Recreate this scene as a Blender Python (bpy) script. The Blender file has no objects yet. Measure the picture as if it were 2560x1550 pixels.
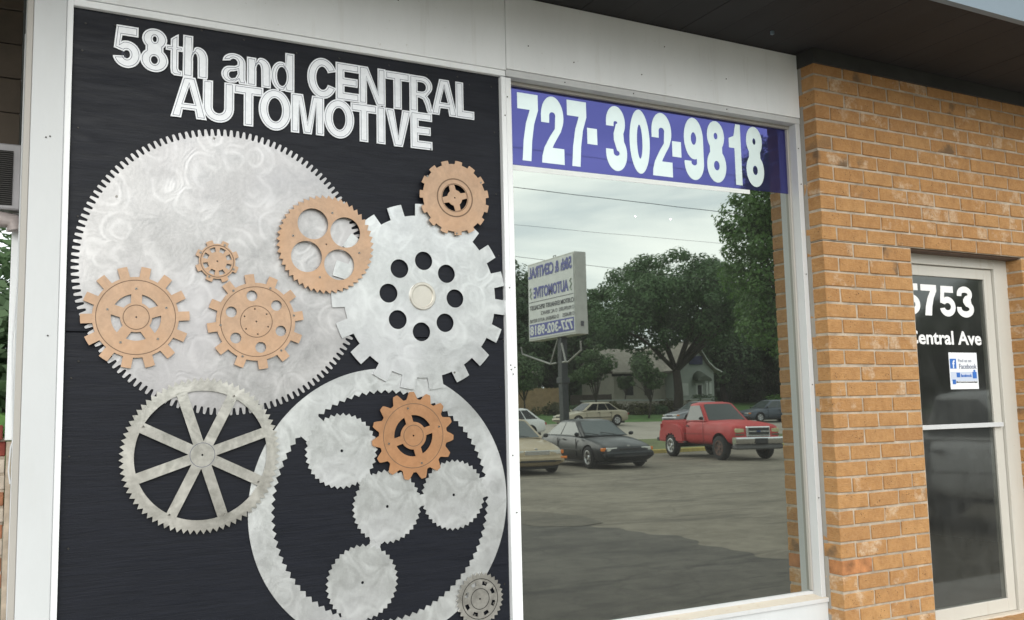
import bpy, bmesh, math, random
from math import pi, sin, cos, radians, atan2, hypot
from mathutils import Vector, Matrix
random.seed(11)
S = bpy.context.scene
COL = S.collection

# ------------------------------------------------------------------ camera, world, sun, exposure
EYE = 1.64
YAW, PITCH, ROLL, FPX = -0.490626, 0.106069, -0.022625, 2348.36
fw = Vector((-sin(YAW) * cos(PITCH), cos(YAW) * cos(PITCH), sin(PITCH)))
rt = Vector((cos(YAW), sin(YAW), 0)); up = rt.cross(fw)
r2 = cos(ROLL) * rt + sin(ROLL) * up; u2 = -sin(ROLL) * rt + cos(ROLL) * up
cam = bpy.data.cameras.new('camera'); camo = bpy.data.objects.new('camera', cam); COL.objects.link(camo)
cam.lens = 36 * FPX / 2560; cam.sensor_width = 36; cam.clip_start = .05; cam.clip_end = 2000
M3 = Matrix((r2, u2, -fw)).transposed()
camo.matrix_world = Matrix.Translation((0, 0, EYE)) @ M3.to_4x4()
S.camera = camo

SUN_EL, SUN_AZ = radians(30), radians(200)      # direction to the sun, azimuth clockwise from +Y
w = bpy.data.worlds.new('World'); S.world = w; w.use_nodes = True
wn = w.node_tree.nodes; wl = w.node_tree.links; wn.clear()
sky = wn.new('ShaderNodeTexSky'); sky.sky_type = 'NISHITA'; sky.sun_disc = False
sky.sun_elevation = SUN_EL; sky.sun_rotation = SUN_AZ; sky.air_density = 1.0; sky.dust_density = 2.0
bg1 = wn.new('ShaderNodeBackground'); bg1.inputs[1].default_value = .10
bg2 = wn.new('ShaderNodeBackground'); bg2.inputs[1].default_value = 1.35
tc = wn.new('ShaderNodeTexCoord'); mp = wn.new('ShaderNodeMapping'); mp.inputs['Scale'].default_value = (1.2, 1.2, 7.5)
mp.inputs['Rotation'].default_value = (0, .06, .5); mp.inputs['Location'].default_value = (3.1, 2.2, 1.4)
nz = wn.new('ShaderNodeTexNoise'); nz.inputs['Scale'].default_value = 1.9; nz.inputs['Detail'].default_value = 5; nz.inputs['Roughness'].default_value = .5
nz.inputs['Distortion'].default_value = .5
rp = wn.new('ShaderNodeValToRGB'); rp.color_ramp.elements[0].position = .40; rp.color_ramp.elements[0].color = (.52, .565, .575, 1)
rp.color_ramp.elements[1].position = .68; rp.color_ramp.elements[1].color = (.875, .885, .845, 1)
rm = wn.new('ShaderNodeValToRGB'); rm.color_ramp.elements[0].position = .25; rm.color_ramp.elements[0].color = (.78, .78, .78, 1)
rm.color_ramp.elements[1].position = .55; rm.color_ramp.elements[1].color = (.95, .95, .95, 1)
mx = wn.new('ShaderNodeMixShader'); wo = wn.new('ShaderNodeOutputWorld')
wl.new(tc.outputs['Generated'], mp.inputs['Vector']); wl.new(mp.outputs[0], nz.inputs['Vector'])
wl.new(nz.outputs['Fac'], rp.inputs[0]); wl.new(nz.outputs['Fac'], rm.inputs[0])
wl.new(sky.outputs[0], bg1.inputs[0]); wl.new(rp.outputs[0], bg2.inputs[0])
wl.new(rm.outputs[0], mx.inputs[0]); wl.new(bg1.outputs[0], mx.inputs[1]); wl.new(bg2.outputs[0], mx.inputs[2])
wl.new(mx.outputs[0], wo.inputs[0])
sl = bpy.data.lights.new('sun', 'SUN'); sl.energy = 0.95; sl.angle = radians(50); sl.color = (1, .96, .9)
so = bpy.data.objects.new('sun', sl); COL.objects.link(so)
sd = Vector((sin(SUN_AZ) * cos(SUN_EL), cos(SUN_AZ) * cos(SUN_EL), sin(SUN_EL)))
so.rotation_euler = sd.to_track_quat('Z', 'Y').to_euler()
S.view_settings.view_transform = 'Standard'; S.view_settings.look = 'None'
S.view_settings.exposure = 0.90; S.view_settings.gamma = 1; S.view_settings.use_curve_mapping = False
S.render.engine = 'CYCLES'; S.cycles.max_bounces = 8; S.cycles.transparent_max_bounces = 12
S.cycles.use_denoising = True

# ------------------------------------------------------------------ helpers
class NT:
    def __init__(s, name):
        s.m = bpy.data.materials.new(name); s.m.use_nodes = True; s.t = s.m.node_tree
        s.b = s.t.nodes['Principled BSDF']; s.out = s.t.nodes['Material Output']
    def n(s, typ, **kw):
        nd = s.t.nodes.new('ShaderNode' + typ)
        for k, v in kw.items():
            if k in nd.inputs: 
                nd.inputs[k].default_value = v
            else: setattr(nd, k, v)
        return nd
    def l(s, a, b): s.t.links.new(a, b)
    def set(s, **kw):
        for k, v in kw.items(): s.b.inputs[k.replace('_', ' ')].default_value = v
    def ramp(s, fac, stops):
        r = s.n('ValToRGB'); e = r.color_ramp.elements
        while len(e) < len(stops): e.new(.5)
        for q, (p, c) in zip(e, stops):
            q.position = p; q.color = (c, c, c, 1) if isinstance(c, (int, float)) else (*c, 1)
        s.l(fac, r.inputs[0]); return r.outputs[0]
    def coords(s, kind='Object', scale=(1, 1, 1)):
        t = s.n('TexCoord'); mpn = s.n('Mapping'); mpn.inputs['Scale'].default_value = scale
        s.l(t.outputs[kind], mpn.inputs[0]); return mpn.outputs[0]
    def wpos(s, scale=(1, 1, 1)):
        t = s.n('NewGeometry'); mpn = s.n('Mapping'); mpn.inputs['Scale'].default_value = scale
        s.l(t.outputs['Position'], mpn.inputs[0]); return mpn.outputs[0]
    def noise(s, vec, scale, detail=4, rough=.55, dist=0):
        q = s.n('TexNoise'); q.inputs['Scale'].default_value = scale; q.inputs['Detail'].default_value = detail
        q.inputs['Roughness'].default_value = rough; q.inputs['Distortion'].default_value = dist
        s.l(vec, q.inputs['Vector']); return q.outputs['Fac']
    def mix(s, fac, a, b, mode='MIX'):
        q = s.n('MixRGB'); q.blend_type = mode
        for i, v in enumerate((fac, a, b)):
            if hasattr(v, 'is_output'): s.l(v, q.inputs[i])
            elif i == 0: q.inputs[0].default_value = v
            else: q.inputs[i].default_value = (*v, 1)
        return q.outputs[0]
    def math(s, op, a, b=0.0):
        q = s.n('Math'); q.operation = op
        for i, v in enumerate((a, b)):
            if hasattr(v, 'is_output'): s.l(v, q.inputs[i])
            else: q.inputs[i].default_value = v
        return q.outputs[0]
    def bump(s, h, strength=.3, dist=.01):
        q = s.n('Bump'); q.inputs['Strength'].default_value = strength; q.inputs['Distance'].default_value = dist
        s.l(h, q.inputs['Height']); s.l(q.outputs[0], s.b.inputs['Normal'])

def simple(name, col, rough=.6, metal=0., var=.12, scale=6., coat=0., bump=0., emit=None, spec=None):
    k = NT(name); k.set(Roughness=rough, Metallic=metal); k.b.inputs['Coat Weight'].default_value = coat
    if spec is not None: k.b.inputs['Specular IOR Level'].default_value = spec
    if var > 0:
        f = k.noise(k.wpos(), scale, 5, .6)
        lo = tuple(c * (1 - var) for c in col); hi = tuple(min(1, c * (1 + var)) for c in col)
        k.l(k.ramp(f, [(.3, lo), (.7, hi)]), k.b.inputs['Base Color'])
        if bump: k.bump(k.noise(k.wpos(), scale * 12, 4, .6), bump, .004)
    else: k.set(Base_Color=(*col, 1))
    return k.m

def link(o, parent=None):
    COL.objects.link(o)
    if parent is not None: o.parent = parent
    return o
def tag(o, label=None, cat=None, group=None, kind=None):
    if label: o['label'] = label
    if cat: o['category'] = cat
    if group: o['group'] = group
    if kind: o['kind'] = kind
    return o
def empty(name, loc, label, cat, group=None, rz=0, kind=None):
    o = bpy.data.objects.new(name, None); o.location = loc; o.rotation_euler = (0, 0, rz); link(o)
    o.empty_display_size = .05
    return tag(o, label, cat, group, kind)
def meshobj(name, me, mats, parent=None, loc=(0, 0, 0)):
    o = bpy.data.objects.new(name, me)
    if mats is not None:
        if len(me.materials) == 0:
            for m in (mats if isinstance(mats, (list, tuple)) else [mats]): me.materials.append(m)
    o.location = loc; return link(o, parent)
def bmobj(name, bm, mats, parent=None, loc=(0, 0, 0), smooth=None):
    me = bpy.data.meshes.new(name); bm.normal_update(); bm.to_mesh(me); bm.free()
    if smooth is not None:
        me.shade_smooth()
        try: me.set_sharp_from_angle(angle=radians(smooth))
        except Exception: pass
    return meshobj(name, me, mats, parent, loc)
def addbox(bm, x0, x1, y0, y1, z0, z1, bev=0, mi=0):
    r = bmesh.ops.create_cube(bm, size=1)
    vs = r['verts']
    for v in vs:
        v.co = Vector((x0 + (v.co.x + .5) * (x1 - x0), y0 + (v.co.y + .5) * (y1 - y0), z0 + (v.co.z + .5) * (z1 - z0)))
    fs = list({f for v in vs for f in v.link_faces})
    for f in fs: f.material_index = mi
    if bev:
        es = list({e for v in vs for e in v.link_edges})
        r2_ = bmesh.ops.bevel(bm, geom=es, offset=bev, segments=1, affect='EDGES')
        for f in r2_['faces']: f.material_index = mi
    return vs
def box(name, x0, x1, y0, y1, z0, z1, mat, parent=None, bev=0, loc=(0, 0, 0)):
    bm = bmesh.new(); addbox(bm, x0, x1, y0, y1, z0, z1, bev); return bmobj(name, bm, mat, parent, loc)
def addtube(bm, pts, rad, seg=8, mi=0, cap=True):
    pts = [Vector(p) for p in pts]; rads = rad if isinstance(rad, (list, tuple)) else [rad] * len(pts)
    rings = []
    pn = None
    for i, p in enumerate(pts):
        d = (pts[min(i + 1, len(pts) - 1)] - pts[max(i - 1, 0)]).normalized()
        if pn is None:
            a = Vector((0, 0, 1)) if abs(d.z) < .9 else Vector((1, 0, 0)); pn = d.cross(a).normalized()
        pn = (pn - d * pn.dot(d)).normalized(); q = d.cross(pn)
        rings.append([bm.verts.new(p + (pn * cos(t) + q * sin(t)) * rads[i]) for t in [2 * pi * k / seg for k in range(seg)]])
    for a, b in zip(rings, rings[1:]):
        for k in range(seg):
            f = bm.faces.new((a[k], a[(k + 1) % seg], b[(k + 1) % seg], b[k])); f.material_index = mi
    if cap:
        for r_ in (rings[0][::-1], rings[-1]):
            f = bm.faces.new(r_); f.material_index = mi
def tube(name, pts, rad, mat, parent=None, seg=8):
    bm = bmesh.new(); addtube(bm, pts, rad, seg); return bmobj(name, bm, mat, parent, smooth=50)
RX = Matrix.Rotation(pi / 2, 4, 'X')
def plate_mesh(loops, thick):
    """flat plate with holes, outline in (x,z), facing -Y, front face at y=0, back at y=+thick"""
    cu = bpy.data.curves.new('tmp', 'CURVE'); cu.dimensions = '2D'; cu.fill_mode = 'BOTH'; cu.extrude = thick / 2
    for lp in loops:
        sp = cu.splines.new('POLY'); sp.points.add(len(lp) - 1); sp.use_cyclic_u = True
        for p, q in zip(sp.points, lp): p.co = (q[0], q[1], 0, 1)
    ob = bpy.data.objects.new('tmp', cu)
    me = bpy.data.meshes.new_from_object(ob)
    me.transform(Matrix.Translation((0, thick / 2, 0)) @ RX)
    for p in me.polygons: p.use_smooth = False
    bpy.data.objects.remove(ob); bpy.data.curves.remove(cu)
    return me
def area(lp): return .5 * sum(a[0] * b[1] - b[0] * a[1] for a, b in zip(lp, lp[1:] + lp[:1]))
def offset(lp, d):
    n = len(lp); out = []
    for i in range(n):
        a, b, c = lp[i - 1], lp[i], lp[(i + 1) % n]
        e1 = Vector((b[0] - a[0], b[1] - a[1])); e2 = Vector((c[0] - b[0], c[1] - b[1]))
        if e1.length < 1e-9: e1 = e2
        if e2.length < 1e-9: e2 = e1
        e1.normalize(); e2.normalize()
        n1 = Vector((-e1.y, e1.x)); n2 = Vector((-e2.y, e2.x)); m = n1 + n2
        if m.length < 1e-4: m = n1.copy()
        m.normalize(); k = max(.45, m.dot(n1)); q = m * (d / k)
        out.append((b[0] + q.x, b[1] + q.y))
    return out
def with_strips(me, strips, mats):
    """add thin line strips [(loopA, loopB)] just proud of the plate front, with material index 1"""
    bm = bmesh.new(); bm.from_mesh(me)
    for A, B in strips:
        n = len(A); va = [bm.verts.new((p[0], -.0005, p[1])) for p in A]; vb = [bm.verts.new((p[0], -.0005, p[1])) for p in B]
        for i in range(n):
            f = bm.faces.new((va[i], vb[i], vb[(i + 1) % n], va[(i + 1) % n])); f.material_index = 1
    for m in mats: me.materials.append(m)
    bm.to_mesh(me); bm.free(); return me
def circ(r, n=48, cx=0, cz=0, a0=0): return [(cx + r * cos(a0 + 2 * pi * k / n), cz + r * sin(a0 + 2 * pi * k / n)) for k in range(n)]
def text_mesh(body, bold=.0, thick=.002):
    cu = bpy.data.curves.new('tmp', 'FONT'); cu.body = body; cu.size = 1; cu.offset = bold; cu.extrude = thick / 2; cu.resolution_u = 3
    ob = bpy.data.objects.new('tmp', cu); me = bpy.data.meshes.new_from_object(ob)
    bpy.data.objects.remove(ob); bpy.data.curves.remove(cu); return me
def fit_text(me, x0, x1, z0, z1):
    xs = [v.co.x for v in me.vertices]; ys = [v.co.y for v in me.vertices]
    a, b, c, d = min(xs), max(xs), min(ys), max(ys)
    for v in me.vertices:
        v.co = Vector((x0 + (v.co.x - a) / (b - a) * (x1 - x0), -v.co.z, z0 + (v.co.y - c) / (d - c) * (z1 - z0)))
    me.update(); return me

# ------------------------------------------------------------------ materials
def metal_mat(name, base, swirl=1., rough=.42, metal=.85, blotch=.12, tint=None):
    k = NT(name); k.set(Metallic=metal)
    co = k.coords('Object')
    wob = k.n('TexNoise', Scale=5.0, Detail=2.0); k.l(co, wob.inputs['Vector'])
    add = k.n('VectorMath'); add.operation = 'ADD'
    sc = k.n('VectorMath'); sc.operation = 'SCALE'; sc.inputs['Scale'].default_value = .12
    k.l(wob.outputs['Color'], sc.inputs[0]); k.l(co, add.inputs[0]); k.l(sc.outputs[0], add.inputs[1])
    hs = []
    for vs, fr in ((7.0, 300), (11.5, 420)):
        vo = k.n('TexVoronoi', Scale=vs); vo.inputs['Randomness'].default_value = 1; k.l(add.outputs[0], vo.inputs['Vector'])
        ds = k.n('VectorMath'); ds.operation = 'DISTANCE'
        scl = k.n('VectorMath'); scl.operation = 'SCALE'; scl.inputs['Scale'].default_value = 1.0
        k.l(add.outputs[0], ds.inputs[0]); k.l(vo.outputs['Position'], ds.inputs[1])
        sn = k.math('SINE', k.math('MULTIPLY', ds.outputs['Value'], fr)); hs.append((sn, vo, ds))
    big = k.noise(co, 3.2, 4, .6, 1.2)
    mid = k.noise(add.outputs[0], 9, 5, .62, 1.6)
    # rings of sanding marks: soft band at a certain distance from random centres
    band = k.ramp(hs[0][2].outputs['Value'], [(.0, .25), (.03, .30), (.042, 1.), (.05, .35), (.066, .30), (.076, .9), (.084, .25)])
    mask = k.ramp(k.noise(co, 4.5, 3, .5), [(.42, 0.), (.62, 1.)])
    bm_ = k.math('MULTIPLY', band, mask)
    fine = k.noise(k.coords('Object', (1, 1, 1)), 70, 4, .7); f = k.math('ADD', k.math('MULTIPLY', mid, .45), k.math('MULTIPLY', bm_, .22 * swirl)); f = k.math('ADD', f, k.math('MULTIPLY', fine, .28))
    lo = tuple(c * (1 - blotch * 1.9) for c in base); hi = tuple(min(1., c * (1 + blotch)) for c in base)
    col = k.ramp(f, [(.22, lo), (.5, base), (.75, hi)])
    if tint is None: col = k.mix(k.ramp(k.noise(co, 1.7, 3, .5), [(.45, 0.), (.68, .5)]), col, tuple(c * q for c, q in zip(base, (.86, .84, .88))))
    if tint: col = k.mix(k.ramp(big, [(.45, 0.), (.7, .55)]), col, tint)
    k.l(col, k.b.inputs['Base Color'])
    k.l(k.ramp(k.math('ADD', k.math('MULTIPLY', big, .5), k.math('MULTIPLY', mid, .5)), [(.3, rough - .1), (.7, rough + .14)]), k.b.inputs['Roughness'])
    h = k.math('ADD', k.math('MULTIPLY', hs[0][0], k.math('MULTIPLY', mask, .5)), k.math('MULTIPLY', hs[1][0], .3))
    h = k.math('ADD', h, k.math('MULTIPLY', k.noise(k.coords('Object', (1, 1, 1)), 160, 3, .6), 1.6))
    k.bump(h, .055 * swirl, .0012)
    return k.m
ALU = metal_mat('swirled_aluminium', (.505, .50, .505), 1.9, .40, .75, .19)
ALU2 = metal_mat('bright_aluminium', (.66, .68, .685), 1.8, .38, .75, .15)
COPPER = metal_mat('copper_paint', (.55, .37, .25), .5, .5, .25, .17, (.52, .315, .185))
COPPER2 = metal_mat('deep_copper_paint', (.46, .245, .125), .5, .45, .3, .17, (.42, .20, .09))
STEEL = metal_mat('brushed_steel', (.66, .645, .61), 1.2, .32, .85, .26, (.42, .40, .37))
LETTER = metal_mat('letter_aluminium', (.80, .82, .85), .9, .5, .55, .10)
GROOVE = simple('groove_line', (.10, .11, .17), .6, 0, 0)
COGLINE = simple('engraved_line', (.16, .10, .06), .6, 0, 0)
DARK = simple('screw_black', (.035, .033, .03), .45, .4, 0)
SCREW = simple('screw_steel', (.34, .33, .31), .35, .9, 0)

k = NT('black_plywood'); k.set(Roughness=.5); k.b.inputs['Specular IOR Level'].default_value = .28
co = k.wpos((2.2, 1, 40)); g = k.noise(co, 3.0, 6, .65, .4); g2 = k.noise(k.wpos((1, 1, 7)), 5, 4, .6, .8)
k.l(k.ramp(g, [(.3, (.004, .0052, .0095)), (.62, (.0075, .0092, .016)), (.85, (.0125, .014, .022))]), k.b.inputs['Base Color'])
k.l(k.ramp(g2, [(.3, .42), (.7, .62)]), k.b.inputs['Roughness'])
k.bump(k.math('ADD', k.math('MULTIPLY', g, .8), k.math('MULTIPLY', g2, .25)), .35, .004); PLY = k.m

def paint(name, col, dirt=(.45, .42, .36), amt=.35, rough=.45, streak=True):
    k = NT(name); k.set(Roughness=rough)
    a = k.noise(k.wpos((1, 1, .35)), 3, 6, .65); b = k.noise(k.wpos(), 46, 3, .6); c = k.noise(k.wpos((9, 9, .7)), 2.2, 5, .6)
    col1 = k.ramp(a, [(.3, tuple(x * .90 for x in col)), (.7, col)])
    m1 = k.ramp(c, [(.58, 0.), (.8, amt)]); m2 = k.ramp(b, [(.70, 0.), (.76, amt * 1.2)])
    colr = k.mix(m2, k.mix(m1, col1, dirt), dirt); k.l(colr, k.b.inputs['Base Color'])
    k.bump(k.noise(k.wpos(), 90, 4, .6), .12, .003); return k.m
WHITE = paint('white_paint', (.60, .62, .635), amt=.08)
WHITE2 = paint('aged_white_paint', (.90, .92, .94), amt=.25)
ALFRAME = paint('frame_aluminium_paint', (.60, .61, .62), (.40, .36, .30), .3, .38)
REVEAL = paint('frame_reveal', (.42, .40, .37), (.34, .30, .26), .35, .45)
DOORAL = paint('door_aluminium', (.58, .56, .51), (.38, .31, .22), .4, .4)
SILL = paint('stained_sill', (.64, .57, .48), (.42, .26, .14), .55, .55)

k = NT('brick_face'); k.set(Roughness=.85)
oi = k.n('ObjectInfo'); rnd = oi.outputs['Random']
wv = k.n('VectorMath'); wv.operation = 'ADD'; k.l(k.wpos(), wv.inputs[0])
cmb = k.n('CombineXYZ'); k.l(k.math('MULTIPLY', rnd, 37.), cmb.inputs[0]); k.l(k.math('MULTIPLY', rnd, 91.), cmb.inputs[2]); k.l(cmb.outputs[0], wv.inputs[1])
V = wv.outputs[0]
base = k.ramp(rnd, [(0., (.41, .212, .078)), (.25, (.46, .245, .092)), (.5, (.43, .222, .080)), (.75, (.475, .262, .102)), (1., (.385, .195, .072))])
n1 = k.noise(V, 17, 5, .62); n2 = k.noise(V, 60, 4, .6); n3 = k.noise(V, 9, 6, .6)
base = k.mix(k.ramp(n1, [(.36, .0), (.70, .65)]), base, (.29, .135, .045))
base = k.mix(k.ramp(n2, [(.45, 0.), (.75, .35)]), base, (.52, .32, .16))
rnd2 = k.math('FRACT', k.math('MULTIPLY', rnd, 13.37))
cream = k.math('MULTIPLY', k.ramp(n3, [(.54, 0.), (.63, 1.)]), k.ramp(rnd2, [(.56, 0.), (.76, 1.)]))
cream = k.math('MULTIPLY', cream, k.ramp(n2, [(.32, .15), (.62, .85)]))
base = k.mix(cream, base, (.57, .43, .30))
rnd3 = k.math('FRACT', k.math('MULTIPLY', rnd, 29.1))
sm = k.math('MULTIPLY', k.ramp(k.noise(V, 7, 3, .5), [(.56, 0.), (.66, .8)]), k.ramp(rnd3, [(.84, 0.), (.88, 1.)]))
base = k.mix(sm, base, (.13, .085, .05))
vo = k.n('TexVoronoi', Scale=62.0); k.l(V, vo.inputs['Vector'])
pit = k.math('MULTIPLY', k.ramp(vo.outputs['Distance'], [(.10, 1.), (.19, 0.)]), k.ramp(k.noise(V, 12, 3, .6), [(.52, 0.), (.62, 1.)]))
base = k.mix(pit, base, (.05, .03, .015))
hs_ = k.n('TexNoise', Scale=5.0, Detail=3.0); k.l(k.wpos((6, 6, 60)), hs_.inputs['Vector'])
base = k.mix(k.ramp(hs_.outputs['Fac'], [(.60, 0.), (.72, .30)]), base, (.26, .11, .035))
k.l(base, k.b.inputs['Base Color'])
h = k.math('ADD', k.math('MULTIPLY', n2, .6), k.math('MULTIPLY', hs_.outputs['Fac'], .7)); h = k.math('SUBTRACT', h, k.math('MULTIPLY', pit, 1.3))
k.bump(h, .95, .005); BRICK = k.m
MORTAR = simple('mortar', (.42, .355, .28), .95, 0, .3, 14, bump=.5)
RED_BRICK = simple('old_red_brick', (.36, .16, .085), .9, 0, .45, 9, bump=.5)
MAROON = simple('maroon_brick', (.22, .045, .03), .8, 0, .3, 12, bump=.4)
PALE_BRICK = simple('pale_brick', (.55, .48, .40), .9, 0, .2, 12, bump=.4)

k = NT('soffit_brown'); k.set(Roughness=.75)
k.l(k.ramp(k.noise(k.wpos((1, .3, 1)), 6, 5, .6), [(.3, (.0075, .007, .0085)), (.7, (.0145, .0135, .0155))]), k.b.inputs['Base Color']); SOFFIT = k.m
FRIEZE = simple('frieze_brown', (.030, .030, .029), .7, 0, .25, 5)
FASCIA = simple('fascia_blue_grey', (.165, .215, .26), .5, 0, .08, 1.5)
CANOPY = simple('canopy_brown', (.085, .066, .05), .8, 0, .4, 2.5)

def film_glass(name, refl, tint, trans, rough=0.0, d0=.030, d1=.055):
    k = NT(name); k.t.nodes.remove(k.b)
    gl = k.n('BsdfGlossy', Roughness=rough); gl.inputs['Color'].default_value = (*tint, 1)
    tr = k.n('BsdfTransparent'); tr.inputs['Color'].default_value = (*trans, 1)
    m = k.n('MixShader'); fr = k.n('Fresnel', IOR=1.5)
    # a faint film of dust and wipe marks lifts the roughness a touch
    f = k.math('ADD', k.math('MULTIPLY', fr.outputs[0], .6), refl); k.l(f, m.inputs[0])
    k.l(tr.outputs[0], m.inputs[1]); k.l(gl.outputs[0], m.inputs[2])
    nb = k.noise(k.wpos((1, 1, 1)), 1.6, 1, .5); bp = k.n('Bump', Strength=.012, Distance=.02); k.l(nb, bp.inputs['Height']); k.l(bp.outputs[0], gl.inputs['Normal'])
    df = k.n('BsdfDiffuse'); df.inputs['Color'].default_value = (.35, .36, .35, 1); m2 = k.n('MixShader')
    dust = k.noise(k.wpos((1, 1, .6)), 9, 6, .7); k.l(k.ramp(dust, [(.35, d0), (.75, d1)]), m2.inputs[0])
    k.l(m.outputs[0], m2.inputs[1]); k.l(df.outputs[0], m2.inputs[2]); k.l(m2.outputs[0], k.out.inputs[0]); return k.m
GLASS = film_glass('reflective_glass', .47, (.94, 1.0, .94), (.10, .11, .10), .011)
DGLASS = film_glass('door_glass', .065, (.95, 1, .97), (.55, .57, .55), .045, .05, .11)
k = NT('blue_film'); k.set(Base_Color=(.012, .012, .085, 1), Roughness=.5); gl = k.n('BsdfGlossy', Roughness=.02); gl.inputs['Color'].default_value = (.132, .142, .445, 1)
m = k.n('MixShader'); m.inputs[0].default_value = .46; k.l(k.b.outputs[0], m.inputs[1]); k.l(gl.outputs[0], m.inputs[2]); k.l(m.outputs[0], k.out.inputs[0]); BLUE = k.m
VINYL = simple('white_vinyl', (.74, .84, .83), .22, .45, .04, 14)
VINYL2 = simple('white_vinyl_edge', (.82, .85, .84), .35, 0, .04, 8)
DOORWHITE = simple('door_vinyl', (.85, .85, .85), .4, 0, .04, 8)
PAPER = simple('paper_white', (.80, .82, .85), .7, 0, .04, 6)
FBLUE = simple('print_blue', (.03, .14, .48), .6, 0, .1, 8)
FGREY = simple('print_grey', (.14, .16, .24), .6, 0, .0)
FBK = simple('print_black', (.03, .03, .035), .6, 0, .0)

def asphalt(name, c0, c1, stain, sc=1., crack=True):
    k = NT(name); k.set(Roughness=.92)
    a = k.noise(k.wpos(), .55 * sc, 6, .62); b = k.noise(k.wpos(), 3.5, 6, .7); c = k.noise(k.wpos(), 55, 3, .7); d = k.noise(k.wpos((.35, 1.6, 1)), 1.1, 5, .65, .8)
    col = k.ramp(k.math('ADD', k.math('MULTIPLY', a, .55), k.math('MULTIPLY', b, .45)), [(.38, c0), (.60, c1)])
    col = k.mix(k.ramp(d, [(.55, 0.), (.68, .8)]), col, stain); e_ = k.noise(k.wpos((.5, 2.2, 1)), 2.6, 4, .6, 1.); col = k.mix(k.ramp(e_, [(.62, 0.), (.70, .7)]), col, stain)
    col = k.mix(k.ramp(c, [(.35, .35), (.65, 0.)]), col, tuple(x * .55 for x in c0))
    if crack:
        vo = k.n('TexVoronoi', Scale=.27); vo.feature = 'DISTANCE_TO_EDGE'
        wv = k.n('TexNoise', Scale=1.4, Detail=5.0); k.l(k.wpos(), wv.inputs['Vector'])
        ad = k.n('VectorMath'); ad.operation = 'ADD'; k.l(k.wpos(), ad.inputs[0]); k.l(wv.outputs['Color'], ad.inputs[1]); k.l(ad.outputs[0], vo.inputs['Vector'])
        col = k.mix(k.ramp(vo.outputs['Distance'], [(.003, .32), (.008, 0.)]), col, tuple(x * .45 for x in c0))
    k.l(col, k.b.inputs['Base Color']); k.bump(k.math('ADD', c, b), .5, .01); return k.m
LOT = asphalt('old_asphalt', (.130, .112, .084), (.250, .220, .170), (.085, .072, .056))
PATCH = asphalt('dark_asphalt', (.056, .050, .042), (.120, .109, .091), (.028, .026, .022))
ROAD = asphalt('road_concrete', (.33, .30, .25), (.42, .39, .33), (.24, .22, .19), .5, False)
GRASS = simple('grass', (.082, .165, .038), .95, 0, .4, 1.4, bump=.6)
GRASS2 = simple('dry_grass', (.105, .125, .042), .95, 0, .4, 1.8, bump=.6)
EARTH = simple('earth', (.10, .095, .06), .95, 0, .4, .6)
YELLOW = simple('kerb_yellow', (.42, .34, .10), .85, 0, .35, 3)
CONC = simple('concrete', (.60, .58, .54), .9, 0, .2, 3, bump=.4)

# ------------------------------------------------------------------ ground and road (y = 7.58 - d is d metres out as seen in the window)
def RY(d): return 7.58 - d
def hgt(d):
    P = [(-500, 0), (27.3, 0), (27.4, .1), (37, .10), (50, .70), (64, 1.25), (72, 1.85), (900, 2.2)]
    for (a, za), (b, zb) in zip(P, P[1:]):
        if a <= d <= b: return za + (zb - za) * (d - a) / (b - a)
    return 0
def sheet(name, xs, ds, dz, mat, edge=None):
    bm = bmesh.new(); g = [[bm.verts.new((x + (edge(d) if edge and i == len(xs) - 1 else 0), RY(d), hgt(d) + dz)) for d in ds] for i, x in enumerate(xs)]
    for i in range(len(xs) - 1):
        for j in range(len(ds) - 1): bm.faces.new((g[i][j], g[i][j + 1], g[i + 1][j + 1], g[i + 1][j]))
    bmesh.ops.recalc_face_normals(bm, faces=bm.faces)
    for f in bm.faces:
        if f.normal.z < 0: f.normal_flip()
    return tag(bmobj(name, bm, mat), kind='structure')
sheet('ground', [-400, -60, 0, 60, 160, 600], [-600, -60, 0, 20, 27.3, 27.4, 37, 50, 64, 72, 150, 600], -.012, EARTH)
sheet('parking_lot', [-40, 0, 30, 90], [2.0, 10, 20, 27.25], .0, LOT)
def ragged(d): return .10 * sin(d * 2.1) + .07 * sin(d * 5.3 + 1) + .05 * sin(d * 11.7)
sheet('asphalt_patch', [-18, 3, 7.36], [2.0 + .12 * i for i in range(100)], .004, PATCH, ragged)
bm = bmesh.new()
pv = [(6.6, 11.7), (7.1, 11.35), (7.55, 11.5), (7.75, 12.3), (7.6, 13.3), (7.1, 13.9), (6.7, 13.2), (6.5, 12.4)]
bm.faces.new([bm.verts.new((x, RY(d), .008)) for x, d in pv]); tag(bmobj('tar_repair_patch', bm, asphalt('tar_patch', (.10, .088, .068), (.15, .13, .10), (.07, .06, .05))), kind='structure')
sheet('verge', [-60, 0, 30, 120], [27.5, 30, 37], .02, GRASS2)
sheet('road', [-200, 0, 60, 300], [37, 43, 50], .0, ROAD)
sheet('far_verge', [-200, 0, 60, 300], [50, 57, 64, 72, 78], .006, GRASS)
kb = bmesh.new(); addbox(kb, -40, 90, RY(27.5), RY(27.25), -.05, .13, .02); tag(bmobj('kerb', kb, YELLOW), kind='structure')
box('pavement', -6, 12, 2.35, 3.70, -.02, .22, CONC, bev=.01)
tag(bpy.data.objects['pavement'], kind='structure')

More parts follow.
